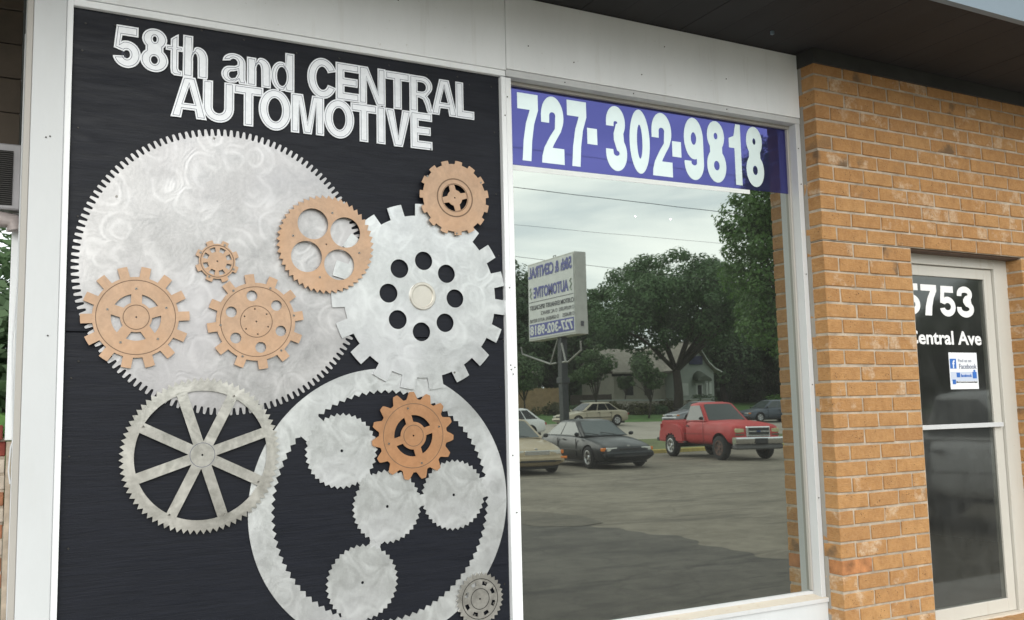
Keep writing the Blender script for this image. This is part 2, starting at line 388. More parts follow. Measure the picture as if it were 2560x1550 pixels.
# ------------------------------------------------------------------ building shell
YB, YF, YG, YP = 3.60, 3.722, 3.790, 3.740
def Z(v): return v + EYE
bw = empty('brick_wall', (0, 0, 0), 'ochre brick shopfront wall of pillar and lintel round the glass door', 'wall', kind='thing')
CH = .08404
def J(n): return Z(1.7935 - CH * (n - 1))
def brick_mesh(L, D, H, seed):
    rr = random.Random(seed); bm = bmesh.new()
    addbox(bm, 0, L, 0, D, 0, H, .0035)
    for v in bm.verts: v.co += Vector((rr.uniform(-1, 1) * .0021, rr.uniform(-1, 1) * .0016, rr.uniform(-1, 1) * .0019))
    me = bpy.data.meshes.new('brick'); bm.to_mesh(me); bm.free(); me.materials.append(BRICK); return me
BM = {}
def brick(L, x, y, z, D=.118, parent=bw, H=CH - .0118):
    key = (round(L, 3), D, round(H, 3))
    if key not in BM: BM[key] = [brick_mesh(L, D, H, i * 7 + int(L * 1000)) for i in range(4)]
    o = bpy.data.objects.new('brick', random.choice(BM[key]))
    o.location = (x + random.uniform(-.0012, .0012), y + random.uniform(-.0022, .0015), z + random.uniform(-.0012, .0012)); link(o, parent); return o
MOD, GAP = .232, .0115
stuff_bricks = []
STAIN = simple('red_stained_brick', (.36, .155, .06), .85, 0, .45, 16, bump=.4)
def course(n, x0, x1, first):
    """first: 1 = starts with a whole brick, .5 = half"""
    x = x0; z = J(n + 1) + GAP / 2; L = MOD * first
    while x < x1 - .03:
        e = min(x + L, x1 + (GAP if x1 < 5 else 0))
        if e > 5.99 or n > 38: stuff_bricks.append((x, e - x - GAP, z))
        else:
            b_ = brick(e - x - GAP, x, YB, z)
            if n == 32 and x < 3.9:
                b_.material_slots[0].link = 'OBJECT'; b_.material_slots[0].material = STAIN; b_['label'] = 'reddish stained brick'
        x = e; L = MOD
for n in range(0, 45):
    half = .5 if n % 2 else 1
    if n < 12: course(n, 3.825, 8.0, half)
    else:
        course(n, 3.825, 4.521 - GAP, half); course(n, 5.515, 8.0, 1 if n % 2 else .5)
sb = bmesh.new()
for x, L, z in stuff_bricks: addbox(sb, x, x + L, YB, YB + .118, z, z + CH - .0118, .0035)
tag(bmobj('brick', sb, BRICK, bw), kind='stuff')
mb = bmesh.new()
addbox(mb, 3.829, 4.517, YB + .0055, YB + .16, -.1, J(12)); addbox(mb, 3.829, 7.995, YB + .0055, YB + .16, J(12) + .004, Z(1.90)); addbox(mb, 5.519, 7.995, YB + .0055, YB + .16, -.1, J(12) + .0)
bmobj('mortar', mb, MORTAR, bw)
box('lintel_angle', 4.49, 5.54, YB + .02, YB + .15, J(12) - .006, J(12) + .0025, simple('rusty_angle', (.10, .06, .04), .8), bw)
box('frieze_board', 3.816, 8.0, YB - .016, YF, Z(1.853), Z(1.9335), FRIEZE, bw)
# caulk line between frame and pillar
box('caulk_joint', 3.8235, 3.8285, YB + .09, YF - .002, .0, Z(1.853), simple('caulk', (.30, .28, .25), .8), bw)

# roof overhang with boards running out from the wall
ev = empty('roof_eave', (2, 3, Z(1.94)), 'dark brown boarded roof overhang above the shopfront', 'eave', kind='thing')
def inv(o, t): o.location = -Vector(t.location); return o
bmx = bmesh.new(); addbox(bmx, 0, .1985, 0, .86, 0, .016, .001); sof = bpy.data.meshes.new('soffit_board'); bmx.to_mesh(sof); bmx.free(); sof.materials.append(SOFFIT)
for i in range(62):
    o = bpy.data.objects.new('soffit_board', sof); link(o, ev); o.location = Vector((-3 + i * .2, 2.885, Z(1.934) + random.uniform(0, .0016))) - ev.location
inv(box('fascia', -3, 9.4, 2.845, 2.882, Z(1.926), Z(2.12), FASCIA, ev), ev)
inv(box('roof_slab', .0, 9.4, 2.9, 11, Z(1.955), Z(2.11), FRIEZE, ev), ev)
inv(box('drip_edge', -3, 9.4, 2.83, 2.95, Z(2.121), Z(2.14), simple('drip_metal', (.12, .10, .09), .5), ev), ev)
inv(box('soffit_clip', 3.44, 3.455, 3.50, 3.515, Z(1.915), Z(1.9335), FASCIA, ev), ev)

# white header boards above panel and window
hd = empty('header_board', (2, YF, Z(1.7)), 'white painted board band above the sign and the display window', 'board', kind='thing')
inv(box('board_section', .02, 1.979, YF - .012, YF + .07, Z(1.566), Z(1.9325), WHITE2, hd, .002), hd)
inv(box('board_section', 1.9815, 3.821, YF - .012, YF + .07, Z(1.574), Z(1.9325), WHITE2, hd, .002), hd)
nail = bmesh.new(); bmesh.ops.create_cone(nail, cap_ends=True, segments=8, radius1=.003, radius2=.003, depth=.002, matrix=Matrix.Rotation(pi / 2, 4, 'X'))
nm = bpy.data.meshes.new('nail_head'); nail.to_mesh(nm); nail.free(); nm.materials.append(DARK)
for x, z in ((1.45, 1.80), (1.05, 1.73), (2.35, 1.66), (2.75, 1.66), (3.3, 1.72), (1.30, 1.80), (.6, 1.74), (2.9, 1.83), (2.1, 1.70)):
    o = bpy.data.objects.new('nail_head', nm); link(o, hd); o.location = Vector((x, YF - .0135, Z(z))) - hd.location

# corner post on the left
ps = empty('corner_post', (.09, YF, 0), 'wide white painted corner post at the left of the sign panel', 'post', kind='thing')
inv(box('post_face', .034, .142, YF - .012, YF + .12, 0, Z(1.5655), WHITE, ps, .002), ps)
inv(box('corner_trim', .012, .0335, YF - .004, YF + .10, 0, Z(1.93), REVEAL, ps, .002), ps)
inv(box('panel_stop', .1425, .1645, YF - .004, YF + .06, 0, Z(1.5655), WHITE2, ps, .001), ps)
for x, z in ((.085, 1.02), (.098, 1.025), (.11, .30)):
    o = bpy.data.objects.new('nail_head', nm); link(o, ps); o.location = Vector((x, YF - .0135, Z(z))) - ps.location
# building behind the facade
sb_ = empty('shop_building', (4, 7, 0), 'plain shop body behind the white and brick front', 'building', kind='thing')
inv(box('side_wall', .02, .12, YF + .10, 11, 0, Z(1.95), WHITE2, sb_), sb_)
inv(box('back_wall', .12, 9, 10.9, 11, 0, Z(1.95), WHITE2, sb_), sb_)
inv(box('end_wall', 7.9, 8.0, YB + .165, 10.9, 0, Z(1.90), WHITE2, sb_), sb_)
inv(box('interior_floor', .13, 7.89, YF + .07, 10.89, .30, .36, simple('shop_floor', (.10, .09, .08), .6), sb_), sb_)
inv(box('interior_partition', .13, 7.89, 6.6, 6.7, .362, Z(1.90), simple('shop_partition', (.16, .16, .155), .8), sb_), sb_)
inv(box('room_divider', 3.86, 3.96, YB + .165, 6.59, .362, Z(1.90), simple('shop_divider', (.12, .12, .12), .8), sb_), sb_)
inv(box('panel_backing', .13, 1.97, YP + .022, YP + .05, 0, Z(1.56), simple('backing', (.2, .2, .2), .9), sb_), sb_)

# ------------------------------------------------------------------ display window
dw = empty('display_window', (2.9, YG, Z(-1)), 'large aluminium framed display window mirroring the car park', 'window', kind='thing')
def wpart(name, x0, x1, y0, y1, z0, z1, mat, bev=.0015): return inv(box(name, x0, x1, y0, y1, Z(z0), Z(z1), mat, dw, bev), dw)
wpart('mullion', 1.956, 1.979, YF - .006, YF + .07, -1.6, 1.534, WHITE2)
wpart('mullion', 1.9815, 2.009, YF - .002, YG + .03, -1.6, 1.534, WHITE2)
wpart('transom', .1645, 1.979, YF - .004, YF + .055, 1.538, 1.5645, WHITE2)
wpart('head_frame', 1.9815, 3.8225, YF - .006, YG + .03, 1.5405, 1.572, ALFRAME)
wpart('head_stop', 2.0095, 3.79, YG - .022, YG + .028, 1.5235, 1.540, REVEAL)
wpart('jamb_frame', 3.7905, 3.8225, YF - .004, YG + .03, -1.02, 1.540, ALFRAME)
wpart('jamb_stop', 3.778, 3.790, YG - .018, YG + .026, -.985, 1.523, REVEAL)
# sloping sill
bm = bmesh.new()
sx0, sx1 = 2.0095, 3.8225
prof = [(YG + .02, -.985), (YG - .012, -.990), (YG - .014, -1.004), (YF - .022, -1.016), (YF - .022, -1.036), (YG + .02, -1.036)]
a = [bm.verts.new((sx0, y, Z(z))) for y, z in prof]; b = [bm.verts.new((sx1, y, Z(z))) for y, z in prof]
for i in range(len(prof)):
    f = bm.faces.new((a[i], a[(i + 1) % 6], b[(i + 1) % 6], b[i])); f.material_index = 1 if i == 2 else 0
bm.faces.new(a); bm.faces.new(b[::-1]); bmesh.ops.recalc_face_normals(bm, faces=bm.faces)
inv(bmobj('sill', bm, [ALFRAME, SILL], dw), dw)
bm = bmesh.new(); bm.faces.new([bm.verts.new(p) for p in ((2.0, YG, Z(-.99)), (3.79, YG, Z(-.99)), (3.79, YG, Z(1.53)), (2.0, YG, Z(1.53)))]); inv(bmobj('glass', bm, GLASS, dw), dw)
bk = empty('bulkhead_panel', (2.9, YF, .5), 'white painted bulkhead board below the display window sill', 'board', kind='thing')
inv(box('bulkhead_face', 2.0095, 3.8225, YF - .012, YF + .08, .0, Z(-1.0365), WHITE, bk), bk)
sc_ = bpy.data.meshes.new('screw'); q = bmesh.new(); bmesh.ops.create_cone(q, cap_ends=True, segments=8, radius1=.0034, radius2=.0026, depth=.002, matrix=Matrix.Rotation(pi / 2, 4, 'X')); q.to_mesh(sc_); q.free(); sc_.materials.append(DARK)
for x, z in ((1.972, 1.35), (1.986, 1.44), (1.974, .18), (1.984, .16), (1.972, .20), (1.993, .19), (1.975, .55), (1.986, -.45), (1.972, -.2), (3.806, 1.2), (3.806, .7), (3.806, .1), (3.806, -.5), (3.80, 1.4), (2.3, 1.555), (2.7, 1.557), (3.3, 1.556)):
    o = bpy.data.objects.new('screw', sc_); link(o, dw); o.location = Vector((x, YF - .0075, Z(z))) - dw.location

# ------------------------------------------------------------------ glyphs (outline builders, y up)
def E(cx, cy, rx, ry, a0, a1, n=14):
    return [(cx + rx * cos(radians(a0 + (a1 - a0) * i / n)), cy + ry * sin(radians(a0 + (a1 - a0) * i / n))) for i in range(n + 1)]
def glyph(c, W, H, v, h):
    """returns (outer, [holes])"""
    if c == 'E': return [(0, 0), (W, 0), (W, h), (v, h), (v, H * .5 - h * .5), (W * .93, H * .5 - h * .5), (W * .93, H * .5 + h * .5), (v, H * .5 + h * .5), (v, H - h), (W, H - h), (W, H), (0, H)], []
    if c == 'L': return [(0, 0), (W, 0), (W, h), (v, h), (v, H), (0, H)], []
    if c == 'I': return [(0, 0), (W, 0), (W, H), (0, H)], []
    if c == 'T': return [(W / 2 - v / 2, 0), (W / 2 + v / 2, 0), (W / 2 + v / 2, H - h), (W, H - h), (W, H), (0, H), (0, H - h), (W / 2 - v / 2, H - h)], []
    if c == 'N': return [(0, 0), (v * .92, 0), (v * .92, H * .66), (W - v * 1.05, 0), (W, 0), (W, H), (W - v * .92, H), (W - v * .92, H * .36), (v * 1.05, H), (0, H)], []
    if c == 'M': return [(0, 0), (v * .9, 0), (v * .9, H * .74), (W / 2 - v * .45, 0), (W / 2 + v * .45, 0), (W - v * .9, H * .74), (W - v * .9, 0), (W, 0), (W, H), (W - v * 1.32, H), (W / 2, H * .30), (v * 1.32, H), (0, H)], []
    if c == 'V': return [(W / 2 - v * .52, 0), (W / 2 + v * .52, 0), (W, H), (W - v * 1.05, H), (W / 2, H * .27), (v * 1.05, H), (0, H)], []
    if c == 'A': return [(0, 0), (v * 1.03, 0), (v * 1.03 + W * .045, H * .20), (W - v * 1.03 - W * .045, H * .20), (W - v * 1.03, 0), (W, 0), (W / 2 + v * .60, H), (W / 2 - v * .60, H)], [[(W * .36, H * .36), (W * .64, H * .36), (W * .5, H * .78)]]
    if c == 'U': return [(0, H)] + E(W / 2, W * .50, W / 2, W * .50, 180, 360) + [(W, H), (W - v, H)] + E(W / 2, W * .50, W / 2 - v, W * .5 - h, 360, 180) + [(v, H)], []
    if c in 'O0': return E(W / 2, H / 2, W / 2, H / 2, 0, 360, 40)[:-1], [E(W / 2, H / 2, W / 2 - v, H / 2 - h, 0, 360, 32)[:-1]]
    if c == 'C': return E(W * .53, H / 2, W * .53, H / 2, 24, 336, 34) + E(W * .53, H / 2, W * .53 - v, H / 2 - h, 330, 30, 28), []
    if c == 'R':
        o = [(0, 0), (v, 0), (v, H * .40), (W * .42, H * .40)] + [(W * .56, H * .36), (W * .66, H * .22), (W * .72, H * .06), (W * .78, 0), (W * 1.0, 0)] + [(W * .93, H * .10), (W * .90, H * .24), (W * .84, H * .38), (W * .74, H * .46)] + E(W * .56, H * .735, W * .40, H * .265, -42, 90, 12) + [(0, H)]
        return o, [[(v, H * .57), (W * .50, H * .57)] + E(W * .53, H * .70, W * .17, H * .125, -80, 80, 8) + [(W * .5, H * .83), (v, H * .83)]]
    if c == '8':
        o = E(W / 2, H * .275, W / 2, H * .275, 130, 410, 30) + E(W / 2, H * .755, W * .45, H * .245, -45, 225, 26)
        return o, [E(W / 2, H * .275, W / 2 - v, H * .275 - h * .85, 0, 360, 24)[:-1], E(W / 2, H * .755, W * .45 - v, H * .245 - h * .82, 0, 360, 22)[:-1]]
    if c == '5':
        return [(W * .11, H), (W * .12, H), (W * .90, H), (W * .90, H - h * 1.05), (W * .32, H - h * 1.05), (W * .28, H * .60)] + E(W * .49, H * .325, W * .51, H * .325, 108, -168, 26) + [(v * .98, H * .285)] + E(W * .49, H * .325, W * .51 - v, H * .325 - h, -166, 146, 22) + [(W * .02, H * .45)], []
    if c == '3':
        return [(0, H * .685), (0, H * .745)] + E(W * .47, H * .745, W * .47, H * .255, 178, -38, 20) + E(W * .48, H * .275, W * .52, H * .275, 42, -178, 22) + [(-W * .04, H * .33), (v * .95 - W * .04, H * .33)] + E(W * .48, H * .275, W * .52 - v, H * .275 - h, -178, 80, 18) + [(W * .36, H * .475), (W * .36, H * .575)] + E(W * .47, H * .745, W * .47 - v, H * .255 - h, -80, 178, 18) + [(v * .98, H * .685)], []
    if c == '2':
        return [(0, H * .60)] + E(W / 2, H * .70, W / 2, H * .30, 176, -22, 20) + [(W * .86, H * .48), (W * .66, H * .36), (W * .52, H * .27), (W * .48, h), (W, h), (W, 0), (0, 0), (W * .02, H * .10), (W * .12, H * .23), (W * .38, H * .40), (W * .60, H * .52)] + E(W / 2, H * .71, W / 2 - v, H * .29 - h, -20, 176, 18) + [(v * .98, H * .60)], []
    if c == '7':
        return [(0, H), (W, H), (W, H - h * .98), (W * .80, H * .56), (W * .68, H * .30), (W * .62, 0), (W * .20, 0), (W * .27, H * .30), (W * .40, H * .56), (W * .60, H - h), (0, H - h)], []
    if c == '9':
        o = E(W / 2, H * .675, W / 2, H * .325, 0, 0, 1)[:1] + E(W * .49, H * .285, W * .51, H * .285, 0, -178, 18) + [(0, H * .30), (v * .97, H * .30)] + E(W * .49, H * .285, W * .51 - v, H * .285 - h, -178, -20, 14) + [(W - v * 1.02, H * .36)] + E(W * .5, H * .665, W / 2, H * .335, -76, -352, 34)
        return o, [E(W / 2, H * .665, W / 2 - v, H * .335 - h, 0, 360, 24)[:-1]]
    if c == '1': return [(W - v, 0), (W, 0), (W, H), (W - v * .72, H), (W * .42, H * .80), (0, H * .755), (0, H * .60), (W - v, H * .60)], []
    if c == '-': return [(0, 0), (W, 0), (W, H), (0, H)], []
    if c == 't': return [(W * .28, H * .71), (0, H * .71), (0, H * .585), (W * .28, H * .585), (W * .28, H * .17), (W * .33, H * .05), (W * .50, 0), (W * .97, 0), (W * .97, H * .13), (W * .80, H * .13), (W * .74, H * .18), (W * .74, H * .585), (W, H * .585), (W, H * .71), (W * .74, H * .71), (W * .74, H), (W * .60, H * .97), (W * .28, H * .87)], []
    if c in 'hn':
        X = H if c == 'n' else H * .755
        st = H if c == 'h' else H * .97
        return [(0, 0), (v, 0), (v, X * .52)] + E(W * .49, X * .56, W * .49 - v * .98, X * .22, 180, 0, 10) + [(W - v, 0), (W, 0), (W, X * .62)] + E(W * .60, X * .64, W * .40, X * .36, 0, 100, 10) + [(W * .46, X * .96), (v * .98, X * .82), (v * .98, st), (0, st)], []
    if c == 'd':
        X = H * .755
        o = [(W - v * .98, H), (W, H), (W, 0), (W - v * .98, 0), (W - v * .98, X * .10)] + [(W * .60, X * .015)] + E(W * .43, X * .5, W * .43, X * .5, 280, 80, 24) + [(W * .60, X * .97), (W - v * .98, X * .86)]
        return o, [E(W * .47, X * .5, W * .21, X * .33, 0, 360, 22)[:-1]]
    if c == 'a':
        X = H
        o = E(W * .49, X * .70, W * .45, X * .30, 170, 0, 16)
        o[0] = (W * .04, X * .70)
        o += [(W * .94, X * .16), (W * 1.0, 0), (W * .70, 0), (W * .66, X * .09), (W * .55, X * .02)] + E(W * .33, X * .28, W * .33, X * .28, 290, 95, 16) + [(W * .52, X * .58), (W * .62, X * .63)] + E(W * .48, X * .69, W * .15, X * .13, -5, 155, 8)
        return o, [[(W * .62, X * .44), (W * .50, X * .40)] + E(W * .42, X * .27, W * .13, X * .12, 110, 270, 8) + [(W * .55, X * .19), (W * .63, X * .33)]]
    raise KeyError(c)
def place(lp, x0, z0): return [(x + x0, z + z0) for x, z in lp]

# ------------------------------------------------------------------ sign board
sbd = empty('sign_board', (1.06, YP, Z(.3)), 'tall black painted plywood panel that carries the metal gears', 'sign board')
inv(box('plywood_sheet', .1655, 1.9545, YP, YP + .02, Z(.319), Z(1.5545), PLY, sbd, .002), sbd)
inv(box('plywood_sheet', .1655, 1.9545, YP + .0012, YP + .0212, Z(-1.25), Z(.316), PLY, sbd, .002), sbd)
pts = [(.20, 1.50), (.36, 1.515), (.50, 1.525), (.62, 1.52), (.80, 1.51), (1.0, 1.50), (1.2, 1.515), (1.42, 1.50), (1.6, 1.505), (1.75, 1.50), (1.91, 1.49)]
for i in range(9): pts += [(.195, 1.36 - .3 * i), (1.925, 1.28 - .29 * i)]
pts += [(.30, .27), (.21, .20), (1.93, .36)]
for x, z in pts:
    o = bpy.data.objects.new('screw', sc_); link(o, sbd); o.location = Vector((x + random.uniform(-.01, .01), YP - .001, Z(z + random.uniform(-.02, .02)))) - sbd.location; o.scale = (1.25,) * 3

lt = empty('sign_lettering', (1.06, YP - .006, Z(1.3)), 'cut aluminium lettering reading 58th and CENTRAL AUTOMOTIVE on black panel', 'lettering')
LET = [('5', .304, .403, 1.330, 1.496), ('8', .401, .503, 1.329, 1.503), ('t', .493, .557, 1.327, 1.495), ('h', .557, .652, 1.328, 1.497), ('a', .704, .805, 1.329, 1.453), ('n', .804, .901, 1.328, 1.451), ('d', .901, .998, 1.324, 1.489),
       ('C', 1.052, 1.175, 1.316, 1.492), ('E', 1.174, 1.278, 1.320, 1.485), ('N', 1.277, 1.397, 1.318, 1.485), ('T', 1.396, 1.509, 1.315, 1.482), ('R', 1.508, 1.622, 1.315, 1.481), ('A', 1.611, 1.739, 1.315, 1.481), ('L', 1.731, 1.823, 1.314, 1.481),
       ('A', .514, .650, 1.162, 1.328), ('U', .634, .755, 1.159, 1.327), ('T', .753, .871, 1.159, 1.326), ('O', .852, .986, 1.154, 1.328), ('M', .984, 1.124, 1.156, 1.323), ('O', 1.123, 1.255, 1.153, 1.323), ('T', 1.239, 1.357, 1.151, 1.317), ('I', 1.355, 1.395, 1.151, 1.316), ('V', 1.395, 1.514, 1.148, 1.314), ('E', 1.511, 1.614, 1.149, 1.315)]
for i, (c, x0, x1, z0, z1) in enumerate(LET):
    o, hs = glyph(c, x1 - x0, z1 - z0, .0385, .0375)
    if area(o) < 0: o = o[::-1]
    hs = [q if area(q) > 0 else q[::-1] for q in hs]
    me = plate_mesh([o] + hs, .004)
    st = [(offset(o, .0058), offset(o, .0077))] + [(offset(q, -.0050), offset(q, -.0069)) for q in hs]
    with_strips(me, st, [LETTER, GROOVE])
    b = meshobj('letter', me, None, lt); b.location = Vector((x0, YP - .006 - .0004 * (i % 3), Z(z0))) - lt.location
for x, z in ((.309, 1.49), (.652, 1.328), (.937, 1.326), (1.38, 1.317), (1.80, 1.475), (1.126, 1.17), (1.606, 1.153)):
    o = bpy.data.objects.new('rivet', sc_); link(o, lt); o.location = Vector((x, YP - .0085, Z(z))) - lt.location

# ------------------------------------------------------------------ gears
def gear(n, root, tip, phase, typ, tw=.5, ns=14):
    out = []; p = 2 * pi / n; ph = radians(phase)
    for i in range(n):
        a = ph + i * p
        if typ == 'square':
            ht = tw * p / 2; hr = ht * tip / root
            hr = min(hr, p * .48)
            out += [(root, a - hr)] + [(tip, a - ht + 2 * ht * j / 4) for j in range(5)] + [(root, a + hr)]
            g = p - 2 * hr
            out += [(root, a + hr + g * j / 6) for j in range(1, 6)]
        elif typ == 'saw': out += [(root, a - p / 2), (tip, a)]
        elif typ == 'slant': out += [(root, a - p * .5), (tip, a + p * .22)]
        elif typ == 'finger':
            for j in range(ns):
                t = j / ns; s_ = max(-1, min(1, 1.7 * cos(2 * pi * t))); s_ = sin(s_ * pi / 2)
                out.append(((root + tip) / 2 + (tip - root) / 2 * s_, a + t * p))
        elif typ == 'lobe':
            for j in range(ns):
                t = j / ns; s_ = max(-1, min(1, 1.35 * cos(2 * pi * t) + .05)); out.append(((root + tip) / 2 + (tip - root) / 2 * s_, a + t * p))
    return [(r * cos(a), r * sin(a)) for r, a in out]
def sector(r0, r1, a0, a1, n=8):
    return [(r1 * cos(radians(a0 + (a1 - a0) * i / n)), r1 * sin(radians(a0 + (a1 - a0) * i / n))) for i in range(n + 1)] + [(r0 * cos(radians(a1 + (a0 - a1) * i / n)), r0 * sin(radians(a1 + (a0 - a1) * i / n))) for i in range(n + 1)]
def spoke_window(r0, r1, a, step, hw):
    """opening between spokes at angles a and a+step, spokes of half width hw (parallel sided)"""
    d1, d0 = math.degrees(math.asin(hw / r1)), math.degrees(math.asin(min(.99, hw / r0)))
    if 2 * d0 > step - 1: d0 = step / 2 - .5
    n = 8; A0, A1 = a + d1, a + step - d1; B0, B1 = a + d0, a + step - d0
    return [(r1 * cos(radians(A0 + (A1 - A0) * i / n)), r1 * sin(radians(A0 + (A1 - A0) * i / n))) for i in range(n + 1)] + [(r0 * cos(radians(B1 + (B0 - B1) * i / n)), r0 * sin(radians(B1 + (B0 - B1) * i / n))) for i in range(n + 1)]
def ringline(r, wd=.0030, n=64): return (circ(r - wd / 2, n), circ(r + wd / 2, n))
bolt_me = bpy.data.meshes.new('screw'); q = bmesh.new()
bmesh.ops.create_cone(q, cap_ends=True, segments=10, radius1=.0052, radius2=.0038, depth=.003, matrix=Matrix.Rotation(pi / 2, 4, 'X'))
bmesh.ops.create_cone(q, cap_ends=True, segments=8, radius1=.0020, radius2=.0020, depth=.0005, matrix=Matrix.Translation((.0004, -.0018, .0004)) @ Matrix.Rotation(pi / 2, 4, 'X'))
for f in q.faces:
    if f.calc_center_median().y < -.0016: f.material_index = 1
q.to_mesh(bolt_me); q.free(); bolt_me.materials.append(SCREW); bolt_me.materials.append(DARK)
GG = 'metal gears on the black sign panel'
def gear_thing(name, label, cx, cz, y, outline, holes, lines, bolts, mat, thick=.004, linemat=COGLINE, cat='gear'):
    g = empty(name, (cx, y, Z(cz)), label, cat, GG)
    me = plate_mesh([outline] + holes, thick)
    with_strips(me, [ringline(*l) if isinstance(l, tuple) else ringline(l) for l in lines], [mat, linemat])
    meshobj('gear_plate', me, None, g)
    for r, a in bolts:
        o = bpy.data.objects.new('screw', bolt_me); link(o, g); o.location = (r * cos(radians(a)), -.0012, r * sin(radians(a)))
    return g
# large fine toothed disc
gear_thing('large_gear', 'largest pale aluminium disc gear with about 140 fine rounded teeth', .7432, .5689, YP - .006, gear(141, .5375, .5645, 94.9, 'finger'), [], [], [(.528, 97), (.49, 148), (.51, 205)], ALU)
gear_thing('copper_gear', 'copper gear with fourteen square teeth and five spokes', .4035, .3745, YP - .020, gear(14, .151, .1905, 3, 'square', .41),
           [spoke_window(.056, .0875, 18 + 72 * i, 72, .019) for i in range(5)] + [circ(.0036, 10)], [.1388, .0455], [(.107, 91), (.103, 165), (.112, 20), (.111, 314), (.108, 241)], COPPER)
gear_thing('copper_gear', 'copper gear with twelve square teeth and six round holes', .8455, .369, YP - .0205, gear(12, .154, .1885, 9, 'square', .37),
           [circ(.0212, 26, .103 * cos(radians(100 + 60 * i)), .103 * sin(radians(100 + 60 * i))) for i in range(6)] + [circ(.0034, 8, .05 * cos(radians(97 + 60 * i)), .05 * sin(radians(97 + 60 * i))) for i in range(6)] + [circ(.0036, 8)], [.1378, .062], [(.149, 127), (.145, 68), (.151, 10.7), (.15, 311), (.147, 249), (.138, 187)], COPPER)
gear_thing('copper_gear', 'smallest copper gear with eight teeth and eight little windows', .694, .601, YP - .0195, gear(8, .069, .0835, 22.5, 'square', .40),
           [sector(.037, .055, 9 + 45 * i, 34 + 45 * i, 4) for i in range(8)] + [circ(.0036, 8)], [(.0625, .003)], [(.070, 67), (.068, 335), (.068, 244), (.070, 154)], COPPER)
gear_thing('copper_gear', 'copper saw toothed gear with four big round holes', 1.1262, .694, YP - .026, gear(48, .1905, .2055, 3, 'slant'),
           [circ(.064, 44, .0985 * cos(radians(34 + 90 * i)), .0985 * sin(radians(34 + 90 * i))) for i in range(4)] + [circ(.0036, 8)], [], [(.1356, 79), (.14, 169), (.1437, 349), (.1404, 259)], COPPER)
bg_ = gear_thing('square_tooth_gear', 'big pale aluminium gear with blocky teeth and eight round holes', 1.5545, .497, YP - .013, gear(19, .3515, .404, 13.5, 'square', .50),
           [circ(.0405, 40, .1545 * cos(radians(41.8 + 45.2 * i)), .1545 * sin(radians(41.8 + 45.2 * i))) for i in range(8)], [], [(.36, 294)], ALU2)
bm = bmesh.new(); nseg = 48
prf = [(.047, 0), (.047, -.006), (.050, -.009), (.057, -.009), (.060, -.006), (.060, 0)]
rg = [[bm.verts.new((r * cos(2 * pi * i / nseg), y, r * sin(2 * pi * i / nseg))) for r, y in prf] for i in range(nseg)]
for i in range(nseg):
    for j in range(5): bm.faces.new((rg[i][j], rg[i][j + 1], rg[(i + 1) % nseg][j + 1], rg[(i + 1) % nseg][j]))
bm.faces.new([bm.verts.new((.0475 * cos(2 * pi * i / nseg), -.0022, .0475 * sin(2 * pi * i / nseg))) for i in range(nseg)])
bmesh.ops.recalc_face_normals(bm, faces=bm.faces)
bmobj('hub_ring', bm, metal_mat('nickel', (.72, .69, .62), .2, .35, .7, .06), bg_, smooth=40)
# tyre-like gear
tg = gear_thing('copper_gear', 'copper gear at top right with fifteen blunt teeth and open cross hub', 1.7087, .939, YP - .030, gear(15, .152, .1675, 10.7, 'square', .48),
           [circ(.0605, 44)], [(.0845, .006), (.0635, .0025)], [(.155, 147), (.152, 32), (.160, 272)], COPPER)
lob = []
for i in range(4):
    a = 15 + 90 * i
    lob += [(.059 * cos(radians(a + d)), .059 * sin(radians(a + d))) for d in (-13, 0, 13)] + [(.036 * cos(radians(a + d)), .036 * sin(radians(a + d))) for d in (24, 35, 45, 55, 66)]
me = plate_mesh([lob, circ(.0036, 10)], .004); meshobj('cross_hub', me, COPPER, tg, (0, .001, 0))
gear_thing('spoked_gear', 'grey brushed steel wheel gear with eight straight spokes', .6478, -.1428, YP - .0145, gear(76, .2775, .2945, 1.5, 'saw'),
           [spoke_window(.052, .2425, 18.5 + 45 * i, 45, .0195) for i in range(8)] + [circ(.0042, 10)], [(.0455, .0018)], [(.249, 62.5), (.240, 152), (.2438, 241.5), (.238, 332)], STEEL, linemat=GROOVE)
rgear = gear_thing('ring_gear', 'huge aluminium ring gear with inner teeth holding four small planet gears', 1.3837, -.3772, YP - .005, circ(.5625, 160), [gear(88, .474, .4595, 2, 'saw')], [], [(.53, 236)], ALU2)
RC = Vector((1.3837, -.3772))
for i, (px, pz, r) in enumerate(((1.196, -.1495, .1535), (1.3895, -.385, .152), (1.6913, -.356, .150), (1.2805, -.681, .1535))):
    me = plate_mesh([gear(37, r * .925, r, 7 * i, 'saw'), circ(.0062, 12)], .004)
    meshobj('planet_gear', me, ALU2, rgear, (px - RC.x, -.0007 * (1 + i % 2) - .0002 * i, pz - RC.y))
def neck(a, b, wd, y):
    a = Vector(a) - RC; b = Vector(b) - RC; d = (b - a).normalized(); n_ = Vector((-d.y, d.x)) * wd / 2
    L = [(a + n_), (a - n_), (b - n_), (b + n_)]
    meshobj('bridge', plate_mesh([[(p.x, p.y) for p in L]], .003), ALU2, rgear, (0, y, 0))
neck((1.265, -.235), (1.33, -.31), .062, -.0004); neck((1.505, -.375), (1.575, -.365), .048, -.0004)
neck((1.345, -.50), (1.325, -.57), .048, -.0004); neck((1.80, -.34), (1.865, -.325), .085, -.0004)
neck((1.10, -.08), (1.045, -.03), .105, -.0004); neck((1.25, -.79), (1.235, -.87), .10, -.0004)
